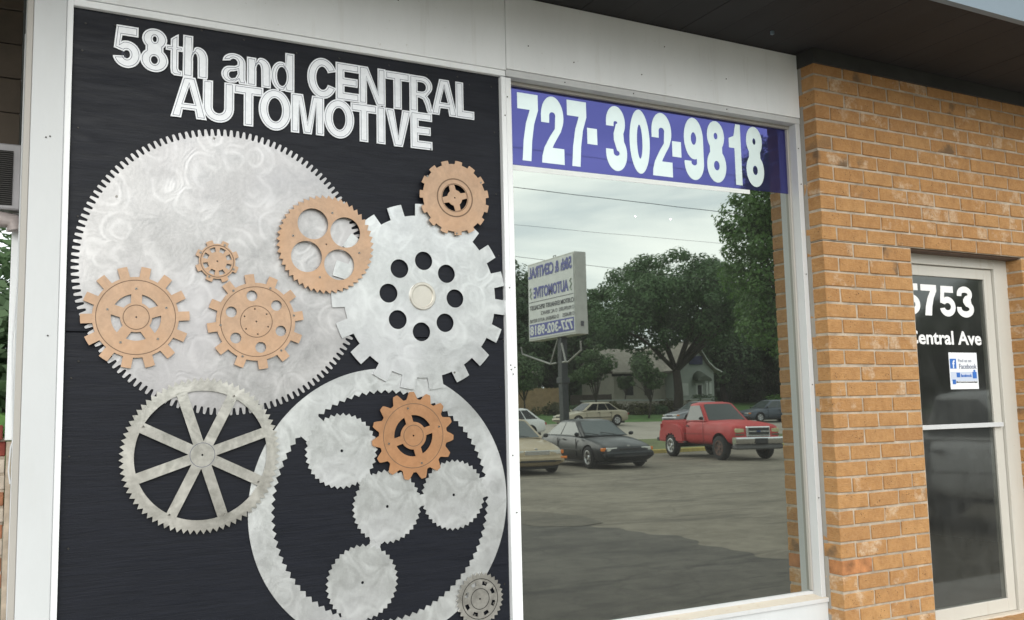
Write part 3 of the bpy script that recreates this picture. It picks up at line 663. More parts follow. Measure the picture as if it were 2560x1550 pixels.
gear_thing('copper_gear', 'deep copper gear with fifteen rounded teeth inside the big ring', 1.505, -.098, YP - .017, gear(15, .153, .1845, 20, 'lobe', ns=16),
           [spoke_window(.058, .0865, 17 + 90 * i, 90, .0165) for i in range(4)] + [circ(.0042, 10)], [(.1345, .003), (.044, .003)], [(.1173, 102), (.122, 16.5), (.121, 287), (.1146, 195)], COPPER2)
gear_thing('steel_gear', 'small grey steel gear with square windows at lower right corner', 1.8025, -.8015, YP - .0165, gear(31, .1005, .1125, 4, 'saw'),
           [sector(.058, .074, 15 + 45 * i, 35 + 45 * i, 4) for i in range(8)] + [circ(.0045, 10)], [(.084, .0032), (.043, .0032)], [(.07, 68), (.07, 158), (.07, 248), (.07, 338)], STEEL, linemat=DARK)

# ------------------------------------------------------------------ window banner with the phone number
bn = empty('phone_banner', (2.9, YG - .002, Z(1.3)), 'blue window banner with white phone number 727-302-9818', 'banner')
def quad(name, x0, x1, z0, z1, y, mat, parent):
    bm = bmesh.new(); addbox(bm, x0, x1, y, y + .0006, Z(z0), Z(z1)); return inv(bmobj(name, bm, mat, parent), parent)
bm = bmesh.new()
def tquad(name, pts, y, mat, par):
    bm = bmesh.new(); f = bm.faces.new([bm.verts.new((x, y, Z(z))) for x, z in pts]); r = bmesh.ops.extrude_face_region(bm, geom=[f])
    for v in [g for g in r['geom'] if isinstance(g, bmesh.types.BMVert)]: v.co.y += .0005
    bmesh.ops.recalc_face_normals(bm, faces=bm.faces); return inv(bmobj(name, bm, mat, par), par)
tquad('blue_field', [(2.0095, 1.1435), (3.7785, 1.1585), (3.7785, 1.524), (2.0095, 1.524)], YG - .0016, BLUE, bn)
tquad('white_edge_strip', [(2.0095, 1.118), (3.50, 1.1325), (3.50, 1.1555), (2.0095, 1.143)], YG - .0012, VINYL2, bn)
K = YG / 3.777
DIG = [('7', 2.069, 2.181), ('2', 2.197, 2.322), ('7', 2.343, 2.454), ('-', 2.456, 2.514), ('3', 2.569, 2.690), ('0', 2.708, 2.832), ('2', 2.846, 2.972), ('-', 2.974, 3.032), ('9', 3.053, 3.179), ('8', 3.201, 3.330), ('1', 3.355, 3.438), ('8', 3.471, 3.596)]
for c, x0, x1 in DIG:
    t = (x0 - 2.07) / 1.5; z0, z1 = 1.166 + .006 * t, 1.497 + .010 * t
    if c == '-': z0, z1 = (1.287, 1.368) if x0 < 2.6 else (1.280, 1.362)
    elif c in '7': z1 -= .004
    o, hs = glyph(c, (x1 - x0) * K, (z1 - z0) * K, .0455, .078)
    me = plate_mesh([o] + hs, .0006); meshobj('digit', me, VINYL, bn, Vector((x0 * K, YG - .0026, Z(z0 * K))) - bn.location)

# ------------------------------------------------------------------ door
YD = 3.735
dr = empty('doorway', (5.0, YD, .37), 'glazed aluminium shop door set back in the brick wall', 'door', kind='thing')
def dp(name, x0, x1, y0, y1, z0, z1, mat=DOORAL, bev=.002): return inv(box(name, x0, x1, y0, y1, Z(z0), Z(z1), mat, dr, bev), dr)
dp('door_frame', 4.517, 4.60, YD - .03, YD + .07, -1.28, .868); dp('door_frame', 5.392, 5.53, YD - .03, YD + .07, -1.28, .868); dp('door_frame', 4.601, 5.391, YD - .03, YD + .07, .805, .868)
dp('stile', 4.602, 4.665, YD - .012, YD + .03, -1.262, .802); dp('stile', 5.315, 5.388, YD - .012, YD + .03, -1.262, .802)
dp('top_rail', 4.666, 5.314, YD - .012, YD + .03, .739, .802); dp('bottom_rail', 4.666, 5.314, YD - .012, YD + .03, -1.262, -1.187); dp('push_rail', 4.604, 5.372, YD - .032, YD - .0125, -.168, -.141, ALFRAME)
dp('threshold', 4.517, 5.53, YD - .06, YD + .07, -1.292, -1.2645, SILL)
bm = bmesh.new(); bm.faces.new([bm.verts.new(p) for p in ((4.664, YD, Z(-1.19)), (5.316, YD, Z(-1.19)), (5.316, YD, Z(.741)), (4.664, YD, Z(.741)))]); inv(bmobj('glass', bm, DGLASS, dr), dr)
for c, x0, x1, z0, z1 in (('5', 4.585, 4.730, .505, .690), ('7', 4.741, 4.880, .503, .688), ('5', 4.905, 5.045, .501, .686), ('3', 5.065, 5.215, .499, .690)):
    o, hs = glyph(c, x1 - x0, z1 - z0, .042, .038); meshobj('digit', plate_mesh([o] + hs, .0006), DOORWHITE, dr, Vector((x0, YD - .0012, Z(z0))) - dr.location)
meshobj('lettering', fit_text(text_mesh('Central Ave', .025, .001), 4.60, 5.262, .330, .415), DOORWHITE, dr, Vector((0, YD - .0012, EYE)) - dr.location)
sk = empty('window_sticker', (5.077, YD - .001, Z(.17)), 'white paper notice with blue Find us on Facebook print on door glass', 'sticker')
def stq(name, x0, x1, z0, z1, y, mat): return inv(box(name, x0, x1, y, y + .0004, Z(z0), Z(z1), mat, sk), sk)
stq('paper', 4.948, 5.206, .064, .284, YD - .0016, PAPER)
stq('logo_tile', 4.955, 5.012, .187, .247, YD - .0021, FBLUE)
stq('blue_band', 4.955, 5.2, .112, .168, YD - .0019, simple('print_pale', (.55, .60, .72), .6, 0, .0))
stq('logo_tile', 5.008, 5.040, .135, .163, YD - .0024, FBLUE)
def stt(txt, x0, x1, z0, z1, mat, bold=.01): meshobj('print', fit_text(text_mesh(txt, bold, .0006), x0, x1, z0, z1), mat, sk, Vector((0, YD - .0026, EYE)) - sk.location)
stt('f', 4.976, 4.998, .189, .238, PAPER, .03); stt('Find us on', 5.030, 5.150, .226, .246, FGREY, 0); stt('Facebook', 5.036, 5.196, .186, .216, FGREY, .01); stt('facebook', 5.046, 5.148, .136, .156, FBLUE, .03)
stt('58th & Central Ave Automotive Repair', 5.0, 5.196, .098, .112, FBK, .02); stq('thumb_icon', 4.968, 4.998, .094, .122, YD - .0025, FBLUE); stq('thumb_icon', 5.155, 5.192, .128, .168, YD - .0025, FBLUE); stq('thumb_icon', 5.165, 5.183, .1685, .180, YD - .0025, FBLUE)
ds_ = empty('door_step', (5, 3.6, .3), 'ochre brick rowlock step below the glass door', 'step', kind='thing')
for i in range(12): inv(brick(.078, 4.525 + i * .0825, YB - .03, .262, .18, ds_, .105), ds_).location += Vector((4.525 + i * .0825, YB - .03, .262))
inv(box('mortar', 4.518, 5.512, YB - .024, YB + .15, .0, .362, MORTAR, ds_), ds_)

# ------------------------------------------------------------------ left recess: low brick wall, air conditioner, post
lw = empty('low_brick_wall', (-.6, 4.6, 0), 'low old red brick wall with maroon capping left of the white post', 'wall', kind='thing')
for r in range(20):
    z = 1.49 - .0685 * (r + 1)
    for c in range(6):
        x1 = -.012 - c * .205 - (.1 if r % 2 else 0); x0 = x1 - .193
        if c == 0 and r % 2: inv(box('brick', -.1, -.012, 4.6, 4.7, z, z + .057, random.choice([RED_BRICK, RED_BRICK, PALE_BRICK]), lw, .003), lw)
        inv(box('brick', x0, x1 - .002, 4.6 + random.uniform(0, .003), 4.7, z, z + .057, random.choice([RED_BRICK, RED_BRICK, RED_BRICK, PALE_BRICK]), lw, .003), lw)
for c in range(7): inv(box('brick', -.115 - c * .2, -.012 - c * .2 + (-.004 if c else 0), 4.6, 4.7, 1.493, 1.555, MAROON, lw, .004), lw)
for c in range(12): inv(box('brick', -1.3 + c * .107, -1.202 + c * .107, 4.57, 4.72, 1.562, 1.625, MAROON if c % 2 else RED_BRICK, lw, .004), lw)
inv(box('mortar', -1.4, -.014, 4.606, 4.695, 0, 1.57, MORTAR, lw), lw)
jp = empty('opening_jamb', (0, 4.62, 1.6), 'weathered white jamb board beside the side opening under the air conditioner', 'board', kind='thing')
inv(box('jamb_board', -.017, .011, 4.575, 4.70, 1.56, 2.60, WHITE2, jp, .002), jp); inv(box('jamb_strip', .0105, .0195, 4.2, 4.72, 0, 3.5, WHITE, jp, .001), jp)
inv(box('brick_end_board', -.010, .0095, 4.56, 4.571, 0, 1.555, MORTAR, jp), jp)
cp = empty('side_canopy', (-.8, 4.8, 3.2), 'dark brown boarded panel above the air conditioner', 'panel', kind='thing')
for i in range(5): inv(box('board', -1.6, -.0, 4.66 + .004 * (i % 2), 4.70, 2.86 + i * .16, 3.015 + i * .16, CANOPY, cp, .003), cp)
for i in range(5): inv(box('ceiling_board', -1.6, .0, 3.752 + i * .18, 3.93 + i * .18, 3.575, 3.595, CANOPY, cp, .003), cp)
ac = empty('air_conditioner', (-.25, 4.55, 2.68), 'grey window air conditioner with black louvres above the brick wall', 'air conditioner')
inv(box('casing', -.55, .012, 4.50, 4.95, 2.545, 2.832, simple('ac_casing', (.40, .39, .41), .5, .1, .12, 6), ac, .006), ac)
inv(box('louvre_recess', -.5, -.02, 4.4955, 4.4995, 2.562, 2.80, simple('ac_dark', (.012, .012, .012), .7, 0, 0), ac), ac)
for i in range(26):
    inv(box('louvre', -.5, -.021, 4.488, 4.495, 2.566 + i * .009, 2.5690 + i * .009, simple('ac_louvre', (.05, .047, .045), .5, .3, 0) if i == 0 else bpy.data.materials['ac_louvre'], ac), ac)
inv(tube('mount_bracket', [(-.5, 4.55, 2.50), (-.06, 4.53, 2.505), (-.015, 4.53, 2.50), (-.005, 4.53, 2.46)], .035, simple('ac_bracket', (.48, .42, .41), .5, .2, .2, 9), ac), ac)
tg_ = tube('white_cable', [(.010, 4.15, 3.2), (.011, 4.16, 2.2), (.0, 4.16, 1.95), (.006, 4.16, 1.75), (.012, 4.16, 1.56), (.006, 4.16, 1.54), (.001, 4.16, 1.45), (.008, 4.16, 1.40)], .003, WHITE)
tag(tg_, 'thin white cable hanging down beside the white corner post', 'cable')


# ================================================================== the car park and street that the window mirrors
def VP(x, d, z=0.): return Vector((x, RY(d), z))
def paint_car(name, col, rough=.32, metal=.05, coat=.35):
    k = NT(name); k.set(Roughness=rough, Metallic=metal); k.b.inputs['Specular IOR Level'].default_value = .35; k.b.inputs['Coat Weight'].default_value = coat * .6; k.b.inputs['Coat Roughness'].default_value = .08
    a = k.noise(k.wpos((1, 1, 1)), 5, 5, .65)
    k.l(k.ramp(a, [(.3, tuple(c * .85 for c in col)), (.7, col)]), k.b.inputs['Base Color'])
    k.l(k.ramp(k.noise(k.wpos(), 2, 4, .6), [(.35, rough), (.7, rough + .18)]), k.b.inputs['Roughness']); return k.m
P_BLACK = paint_car('black_car_paint', (.006, .009, .012)); P_TAN = paint_car('tan_car_paint', (.42, .34, .22)); P_RED = paint_car('faded_red_paint', (.48, .050, .050), .5, 0, .15)
P_WHITE = paint_car('white_car_paint', (.72, .72, .71), .3, 0); P_CHAMP = paint_car('champagne_paint', (.46, .41, .31), .3, .3); P_SILVER = paint_car('silver_paint', (.36, .37, .40), .3, .5)
P_SLATE = paint_car('slate_paint', (.10, .12, .15), .3, .3); P_DKBLUE = paint_car('dark_blue_paint', (.015, .02, .035))
CGLASS = simple('car_glass', (.07, .085, .085), .09, 0, 0, spec=.6); CGLASS3 = simple('dark_car_glass', (.035, .045, .045), .06, 0, 0); CGLASS2 = simple('tinted_car_glass', (.008, .010, .012), .08, 0, 0)
TYRE = simple('tyre_rubber', (.018, .018, .018), .85, 0, .3, 20); RIM = simple('alloy_rim', (.55, .55, .56), .3, .9, .1); RUSTRIM = simple('rusty_rim', (.16, .10, .08), .6, .6, .4, 20)
BLK = simple('black_trim', (.014, .014, .015), .5, 0, 0); CHROME = simple('chrome', (.72, .72, .73), .12, 1, .05); LAMP = simple('headlamp', (.62, .62, .58), .15, .2, .15, 40); LAMPY = simple('yellowed_headlamp', (.46, .42, .24), .25, .1, .15, 40)
AMBER = simple('amber_lens', (.70, .19, .02), .25, 0, .05); REDL = simple('red_lens', (.35, .02, .02), .25, 0, .05); PLATE = simple('number_plate', (.55, .56, .55), .4, 0, .1)

def lathe(bm, prof, seg, axis_y=True, mi=0):
    rg = [[bm.verts.new((r * cos(2 * pi * i / seg), y, r * sin(2 * pi * i / seg))) for r, y in prof] for i in range(seg)]
    for i in range(seg):
        for j in range(len(prof) - 1):
            f = bm.faces.new((rg[i][j], rg[i][j + 1], rg[(i + 1) % seg][j + 1], rg[(i + 1) % seg][j])); f.material_index = mi
def make_wheel(R, wd, rim, rimmat):
    bm = bmesh.new(); lathe(bm, [(rim, wd / 2 - .01), (R - .03, wd / 2), (R - .005, wd / 2 - .03), (R, 0), (R - .005, -wd / 2 + .03), (R - .03, -wd / 2), (rim, -wd / 2 + .01)], 28)
    t = bpy.data.meshes.new('tyre'); bm.to_mesh(t); bm.free(); t.shade_smooth(); t.materials.append(TYRE)
    bm = bmesh.new(); lathe(bm, [(0, wd / 2 - .02), (.05, wd / 2 - .015), (.07, wd / 2 - .04), (rim * .86, wd / 2 - .035), (rim * .92, wd / 2 - .005), (rim + .004, wd / 2 - .008)], 28)
    for i in range(6):
        a = 2 * pi * i / 6
        vs = addbox(bm, rim * .40, rim * .80, wd / 2 - .036, wd / 2 - .031, -rim * .13, rim * .13, 0, 1)
        bmesh.ops.rotate(bm, verts=vs, cent=(0, 0, 0), matrix=Matrix.Rotation(a, 3, 'Y'))
    bmesh.ops.recalc_face_normals(bm, faces=bm.faces)
    r = bpy.data.meshes.new('rim'); bm.to_mesh(r); bm.free(); r.materials.append(rimmat); r.materials.append(BLK); return t, r
WHEELS = {}
def wheel(par, x, y, R=.30, wd=.19, rim=.19, rimmat=None):
    rimmat = rimmat or RIM; key = (R, wd, rim, rimmat.name)
    if key not in WHEELS: WHEELS[key] = make_wheel(*key[:3], rimmat)
    t, r = WHEELS[key]
    w_ = bpy.data.objects.new('wheel', t); link(w_, par); w_.location = (x, y, R); w_.rotation_euler = (0, 0, 0 if y > 0 else pi)
    o = bpy.data.objects.new('rim', r); link(o, w_); return w_
def loft(rows):
    bm = bmesh.new(); rings = []
    for x, zb, zt, w_, cr in rows:
        h_ = zt - zb
        half = [(0, zb), (.74 * w_, zb), (.965 * w_, zb + .09 * h_), (w_, zb + .38 * h_), (.985 * w_, zb + .74 * h_), (.925 * w_, zt - .035 * h_), (.80 * w_, zt + .15 * cr), (.42 * w_, zt + .8 * cr), (0, zt + cr)]
        full = half + [(-y, z) for y, z in half[-2:0:-1]]
        rings.append([bm.verts.new((x, y, z)) for y, z in full])
    n = len(rings[0])
    for a, b in zip(rings, rings[1:]):
        for i in range(n): bm.faces.new((a[i], a[(i + 1) % n], b[(i + 1) % n], b[i]))
    bm.faces.new(rings[0][::-1]); bm.faces.new(rings[-1])
    bmesh.ops.recalc_face_normals(bm, faces=bm.faces); return bm
def cut_body(bm, axles, R, w_, name, mat, par, sub=1):
    me = bpy.data.meshes.new(name); bm.to_mesh(me); bm.free(); me.materials.append(mat); me.materials.append(BLK)
    o = bpy.data.objects.new(name, me); COL.objects.link(o)
    if sub: s_ = o.modifiers.new('s', 'SUBSURF'); s_.levels = sub; s_.render_levels = sub
    cs = []
    for ax in axles:
        for sg in (-1, 1):
            c = bmesh.new(); bmesh.ops.create_cone(c, cap_ends=True, segments=28, radius1=R, radius2=R, depth=.5, matrix=Matrix.Translation((ax[0], sg * (w_ + .02), ax[1])) @ Matrix.Rotation(pi / 2, 4, 'X'))
            cm = bpy.data.meshes.new('c'); c.to_mesh(cm); c.free(); cm.materials.append(mat); cm.materials.append(BLK)
            for p in cm.polygons: p.material_index = 1
            co_ = bpy.data.objects.new('c', cm); COL.objects.link(co_); cs.append(co_)
            b_ = o.modifiers.new('b', 'BOOLEAN'); b_.object = co_; b_.operation = 'DIFFERENCE'; b_.solver = 'EXACT'
    dg = bpy.context.evaluated_depsgraph_get(); dg.update()
    nme = bpy.data.meshes.new_from_object(o.evaluated_get(dg)); nme.name = name
    bpy.data.objects.remove(o)
    for c in cs: bpy.data.objects.remove(c)
    nme.shade_smooth()
    try: nme.set_sharp_from_angle(angle=radians(38))
    except Exception: pass
    return meshobj(name, nme, [mat, BLK], par)
def bil(q, u, v): return (q[0] * (1 - u) + q[1] * u) * (1 - v) + (q[3] * (1 - u) + q[2] * u) * v
def pane(name, q, uv, mat, par, outp, off=.007):
    """pane on the side quad q (bl, br, tr, tl), corner list in uv, set slightly proud"""
    nrm = (q[1] - q[0]).cross(q[3] - q[0]).normalized()
    if nrm.dot(outp) < 0: nrm = -nrm
    bm = bmesh.new(); a = [bm.verts.new(bil(q, u, v) + nrm * off) for u, v in uv]; b = [bm.verts.new(bil(q, u, v) - nrm * .01) for u, v in uv]
    bm.faces.new(a)
    for i in range(len(a)): bm.faces.new((a[i], a[i - 1], b[i - 1], b[i]))
    bmesh.ops.recalc_face_normals(bm, faces=bm.faces); return bmobj(name, bm, mat, par)
def greenhouse(par, xa, xb, zb, wb, xc, xd, zt, wt, mat, glass=None, split=(.5,), crown=.035, rear_glass=True):
    """xa/xb = front/rear at the belt, xc/xd = front/rear of the roof"""
    glass = glass or CGLASS
    B = [Vector(p) for p in ((xa, wb, zb), (xb, wb * .96, zb), (xb, -wb * .96, zb), (xa, -wb, zb))]
    T = [Vector(p) for p in ((xc, wt, zt - .02), (xd, wt * .97, zt - .02), (xd, -wt * .97, zt - .02), (xc, -wt, zt - .02))]
    bm = bmesh.new(); b = [bm.verts.new(p) for p in B]; t = [bm.verts.new(p) for p in T]
    for i in range(4): bm.faces.new((b[i], b[(i + 1) % 4], t[(i + 1) % 4], t[i]))
    bm.faces.new(b[::-1]); bm.faces.new(t)
    pil = [e for e in bm.edges if abs(e.verts[0].co.z - e.verts[1].co.z) > .1]
    bmesh.ops.bevel(bm, geom=pil, offset=.05, segments=2, affect='EDGES')
    zt_ = max(v.co.z for v in bm.verts); per = [e for e in bm.edges if all(v.co.z > zt_ - .01 for v in e.verts)]
    bmesh.ops.bevel(bm, geom=per, offset=.075, segments=5, affect='EDGES', profile=.5)
    top = max(bm.faces, key=lambda f: f.calc_center_median().z)
    rr_ = bmesh.ops.inset_region(bm, faces=[top], thickness=.16)
    for v in top.verts: v.co.z += crown * .8
    bmesh.ops.recalc_face_normals(bm, faces=bm.faces)
    bmobj('cabin', bm, mat, par, smooth=60)
    pane('windscreen', [B[3], B[0], T[0], T[3]], [(.07, .04), (.93, .04), (.90, .90), (.82, .925), (.18, .925), (.10, .90)], glass, par, Vector((1, 0, 0)))
    if rear_glass: pane('rear_window', [B[1], B[2], T[2], T[1]], [(.09, .10), (.91, .10), (.90, .90), (.10, .90)], glass, par, Vector((-1, 0, 0)))
    ed = [0.045] + [s_ for s_ in split] + [.955]
    for sg in (1, -1):
        q = [B[0], B[1], T[1], T[0]] if sg > 0 else [B[3], B[2], T[2], T[3]]
        for i, (u0, u1) in enumerate(zip(ed, ed[1:])):
            g = .012
            pane('side_window', q, [(u0 + g, .06), (u1 - g, .06), (u1 - g - (.03 if i == len(ed) - 2 else 0), .86), (u0 + g + (.03 if i == 0 else 0), .86)], glass, par, Vector((0, sg, 0)))
def part(par, name, x0, x1, y0, y1, z0, z1, mat, bev=.012): return box(name, x0, x1, y0, y1, z0, z1, mat, par, bev)
def mirror(par, x, y, z, mat):
    sg = 1 if y > 0 else -1
    bm = bmesh.new(); bmesh.ops.create_icosphere(bm, subdivisions=2, radius=1)
    for v in bm.verts: v.co = Vector((x + v.co.x * .045, y + sg * .06 + v.co.y * .08, z + v.co.z * .055))
    addbox(bm, x - .02, x + .03, min(y, y + sg * .05), max(y, y + sg * .05), z - .05, z - .01)
    bmobj('wing_mirror', bm, mat, par, smooth=40)
CARGRP = 'vehicles seen in the window reflection'
def car_at(name, label, cat, x, d, head, z=None):
    """head = direction of the nose as (x, d)"""
    return empty(name, (x, RY(d), hgt(d) + (.0 if z is None else z)), label, cat, CARGRP, atan2(-head[1], head[0]))
SEDAN = [(2.20, .30, .56, .60, .01), (2.10, .22, .63, .74, .02), (1.85, .20, .71, .82, .02), (1.3, .20, .80, .85, .03), (.80, .20, .88, .86, .02), (0, .2, .90, .86, 0), (-1.0, .20, .91, .86, 0), (-1.6, .20, .92, .85, .02), (-2.05, .22, .90, .81, .02), (-2.25, .30, .82, .72, .01), (-2.30, .36, .74, .64, 0)]
def sedan(name, label, x, d, head, mat, rows=SEDAN, gh=(.92, -1.72, .88, .745, .20, -1.05, 1.39, .57), split=(.36, .68), glass=None, lamps=LAMP, amber=True, grille=True, badge=False, detail=True, z=None):
    o = car_at(name, label, 'car', x, d, head, z); L0, L1 = rows[0][0], rows[-1][0]; W_ = max(r[3] for r in rows)
    fx, rx = L0 - .88, L1 + .92
    cut_body(loft(rows), [(fx, .30), (rx, .30)], .345, W_, 'body', mat, o)
    for ax in (fx, rx):
        for sg in (-1, 1): wheel(o, ax, sg * (W_ - .10))
    greenhouse(o, *gh, mat, glass, split)
    part(o, 'undertray', L1 + .3, L0 - .3, -W_ * .8, W_ * .8, .14, .24, BLK)
    for sg in (-1, 1):
        y0, y1 = (.36, .66) if sg > 0 else (-.66, -.36)
        zl = rows[1][2] - .045
        part(o, 'headlight', L0 - .17, L0 - .035, y0, y1, zl - .07, zl + .03, lamps)
        if amber: part(o, 'turn_signal', L0 - .24, L0 - .10, *((.655, .765) if sg > 0 else (-.765, -.655)), zl - .065, zl + .025, AMBER)
        part(o, 'tail_light', L1 - .005, L1 + .10, *((.42, .70) if sg > 0 else (-.70, -.42)), .62, .74, REDL)
        mirror(o, gh[0] - .12, sg * (gh[3] + .06), gh[2] + .06, BLK if not detail else mat)
        part(o, 'side_moulding', rx + .40, fx - .40, *((W_ - .012, W_ + .008) if sg > 0 else (-W_ - .008, -W_ + .012)), .47, .51, BLK if detail else mat, .004)
        bm = bmesh.new(); ys = (W_ - .022, W_ + .0045) if sg > 0 else (-W_ - .0045, -W_ + .022)
        for sx in ((gh[0] - .22, gh[0] - 1.42) if len(split) < 2 else (gh[0] - .18, gh[0] - 1.08, gh[0] - 1.9)): addbox(bm, sx - .004, sx + .004, *ys, .30, .80)
        bmobj('door_seam', bm, BLK, o)
        for xx in (gh[0] - 1.05,) if len(split) < 2 else (gh[0] - 1.0, gh[0] - 1.85):
            part(o, 'door_handle', xx - .07, xx + .07, *((W_ - .02, W_ + .01) if sg > 0 else (-W_ - .01, -W_ + .02)), .755, .785, BLK, .004)
    for yy in (-.30, .25): tube('wiper', [(gh[0] + .03, yy, gh[2] + .035), (gh[0] - .10, yy + .42, gh[2] + .10)], .010, BLK, o, 5)
    if grille: part(o, 'grille', L0 - .09, L0 - .012, -.30, .30, rows[1][2] - .125, rows[1][2] - .035, BLK, .01)
    part(o, 'front_bumper', L0 - .22, L0 + .035, -W_ * .86, W_ * .86, .30, .47, mat, .05)
    part(o, 'air_intake', L0 - .05, L0 + .042, -.48, .48, .325, .375, BLK, .004)
    part(o, 'number_plate', L1 - .012, L1 + .03, -.16, .16, .55, .68, PLATE, .003)
    if badge: part(o, 'badge', L0 - .115, L0 - .085, -.035, .035, rows[1][2] - .005, rows[1][2] + .035, CHROME, .006)
    return o
# black coupe facing the building
CP = [(2.18, .30, .53, .60, .01), (2.10, .20, .59, .74, .02), (1.85, .18, .66, .81, .02), (1.3, .18, .76, .845, .03), (.72, .18, .85, .85, .02), (0, .18, .87, .85, 0), (-1.0, .18, .88, .85, 0), (-1.55, .18, .89, .84, .01), (-1.95, .20, .87, .80, .01), (-2.12, .28, .80, .72, .01), (-2.18, .34, .72, .64, 0)]
sedan('parked_coupe', 'black two door coupe with amber corner lamp parked in the car park', 14.98, 23.25, (-.10, -1), P_BLACK, CP, (.84, -1.78, .855, .735, .12, -.92, 1.315, .56), (.56,), badge=True)
tn = sedan('parked_sedan', 'tan sedan parked at the left of the black coupe', 11.9, 22.85, (-.10, -1), P_TAN, lamps=LAMP, badge=True, detail=False)
part(tn, 'fog_light', 2.19, 2.235, -.80, -.62, .40, .46, AMBER); part(tn, 'lower_grille', 2.2, 2.238, -.62, .62, .335, .365, BLK, .004); part(tn, 'grille_surround', 2.155, 2.194, -.34, .34, .498, .612, CHROME, .01)
sedan('wagon_car', 'white car on the street behind the tan sedan', 20.7, 40.5, (-1, .05), P_WHITE, gh=(.95, -2.0, .88, .75, .25, -1.35, 1.43, .60), split=(.36, .72), glass=CGLASS2)
sedan('passing_sedan', 'champagne sedan passing on the street behind the sign pole', 30.55, 47.6, (-1, .0), P_CHAMP, glass=CGLASS2)
sedan('passing_sedan', 'silver sedan on the street behind the red pickup bed', 37.7, 46.5, (-1, 0), P_SILVER, detail=False)
sedan('street_car', 'slate grey sedan on the street beyond the pickup bonnet', 43.4, 46.2, (-1, .1), P_SLATE, detail=False)
sedan('street_car', 'dark blue sedan behind the slate car near the brick edge', 46.9, 44.6, (-.9, -.3), P_DKBLUE, detail=False)

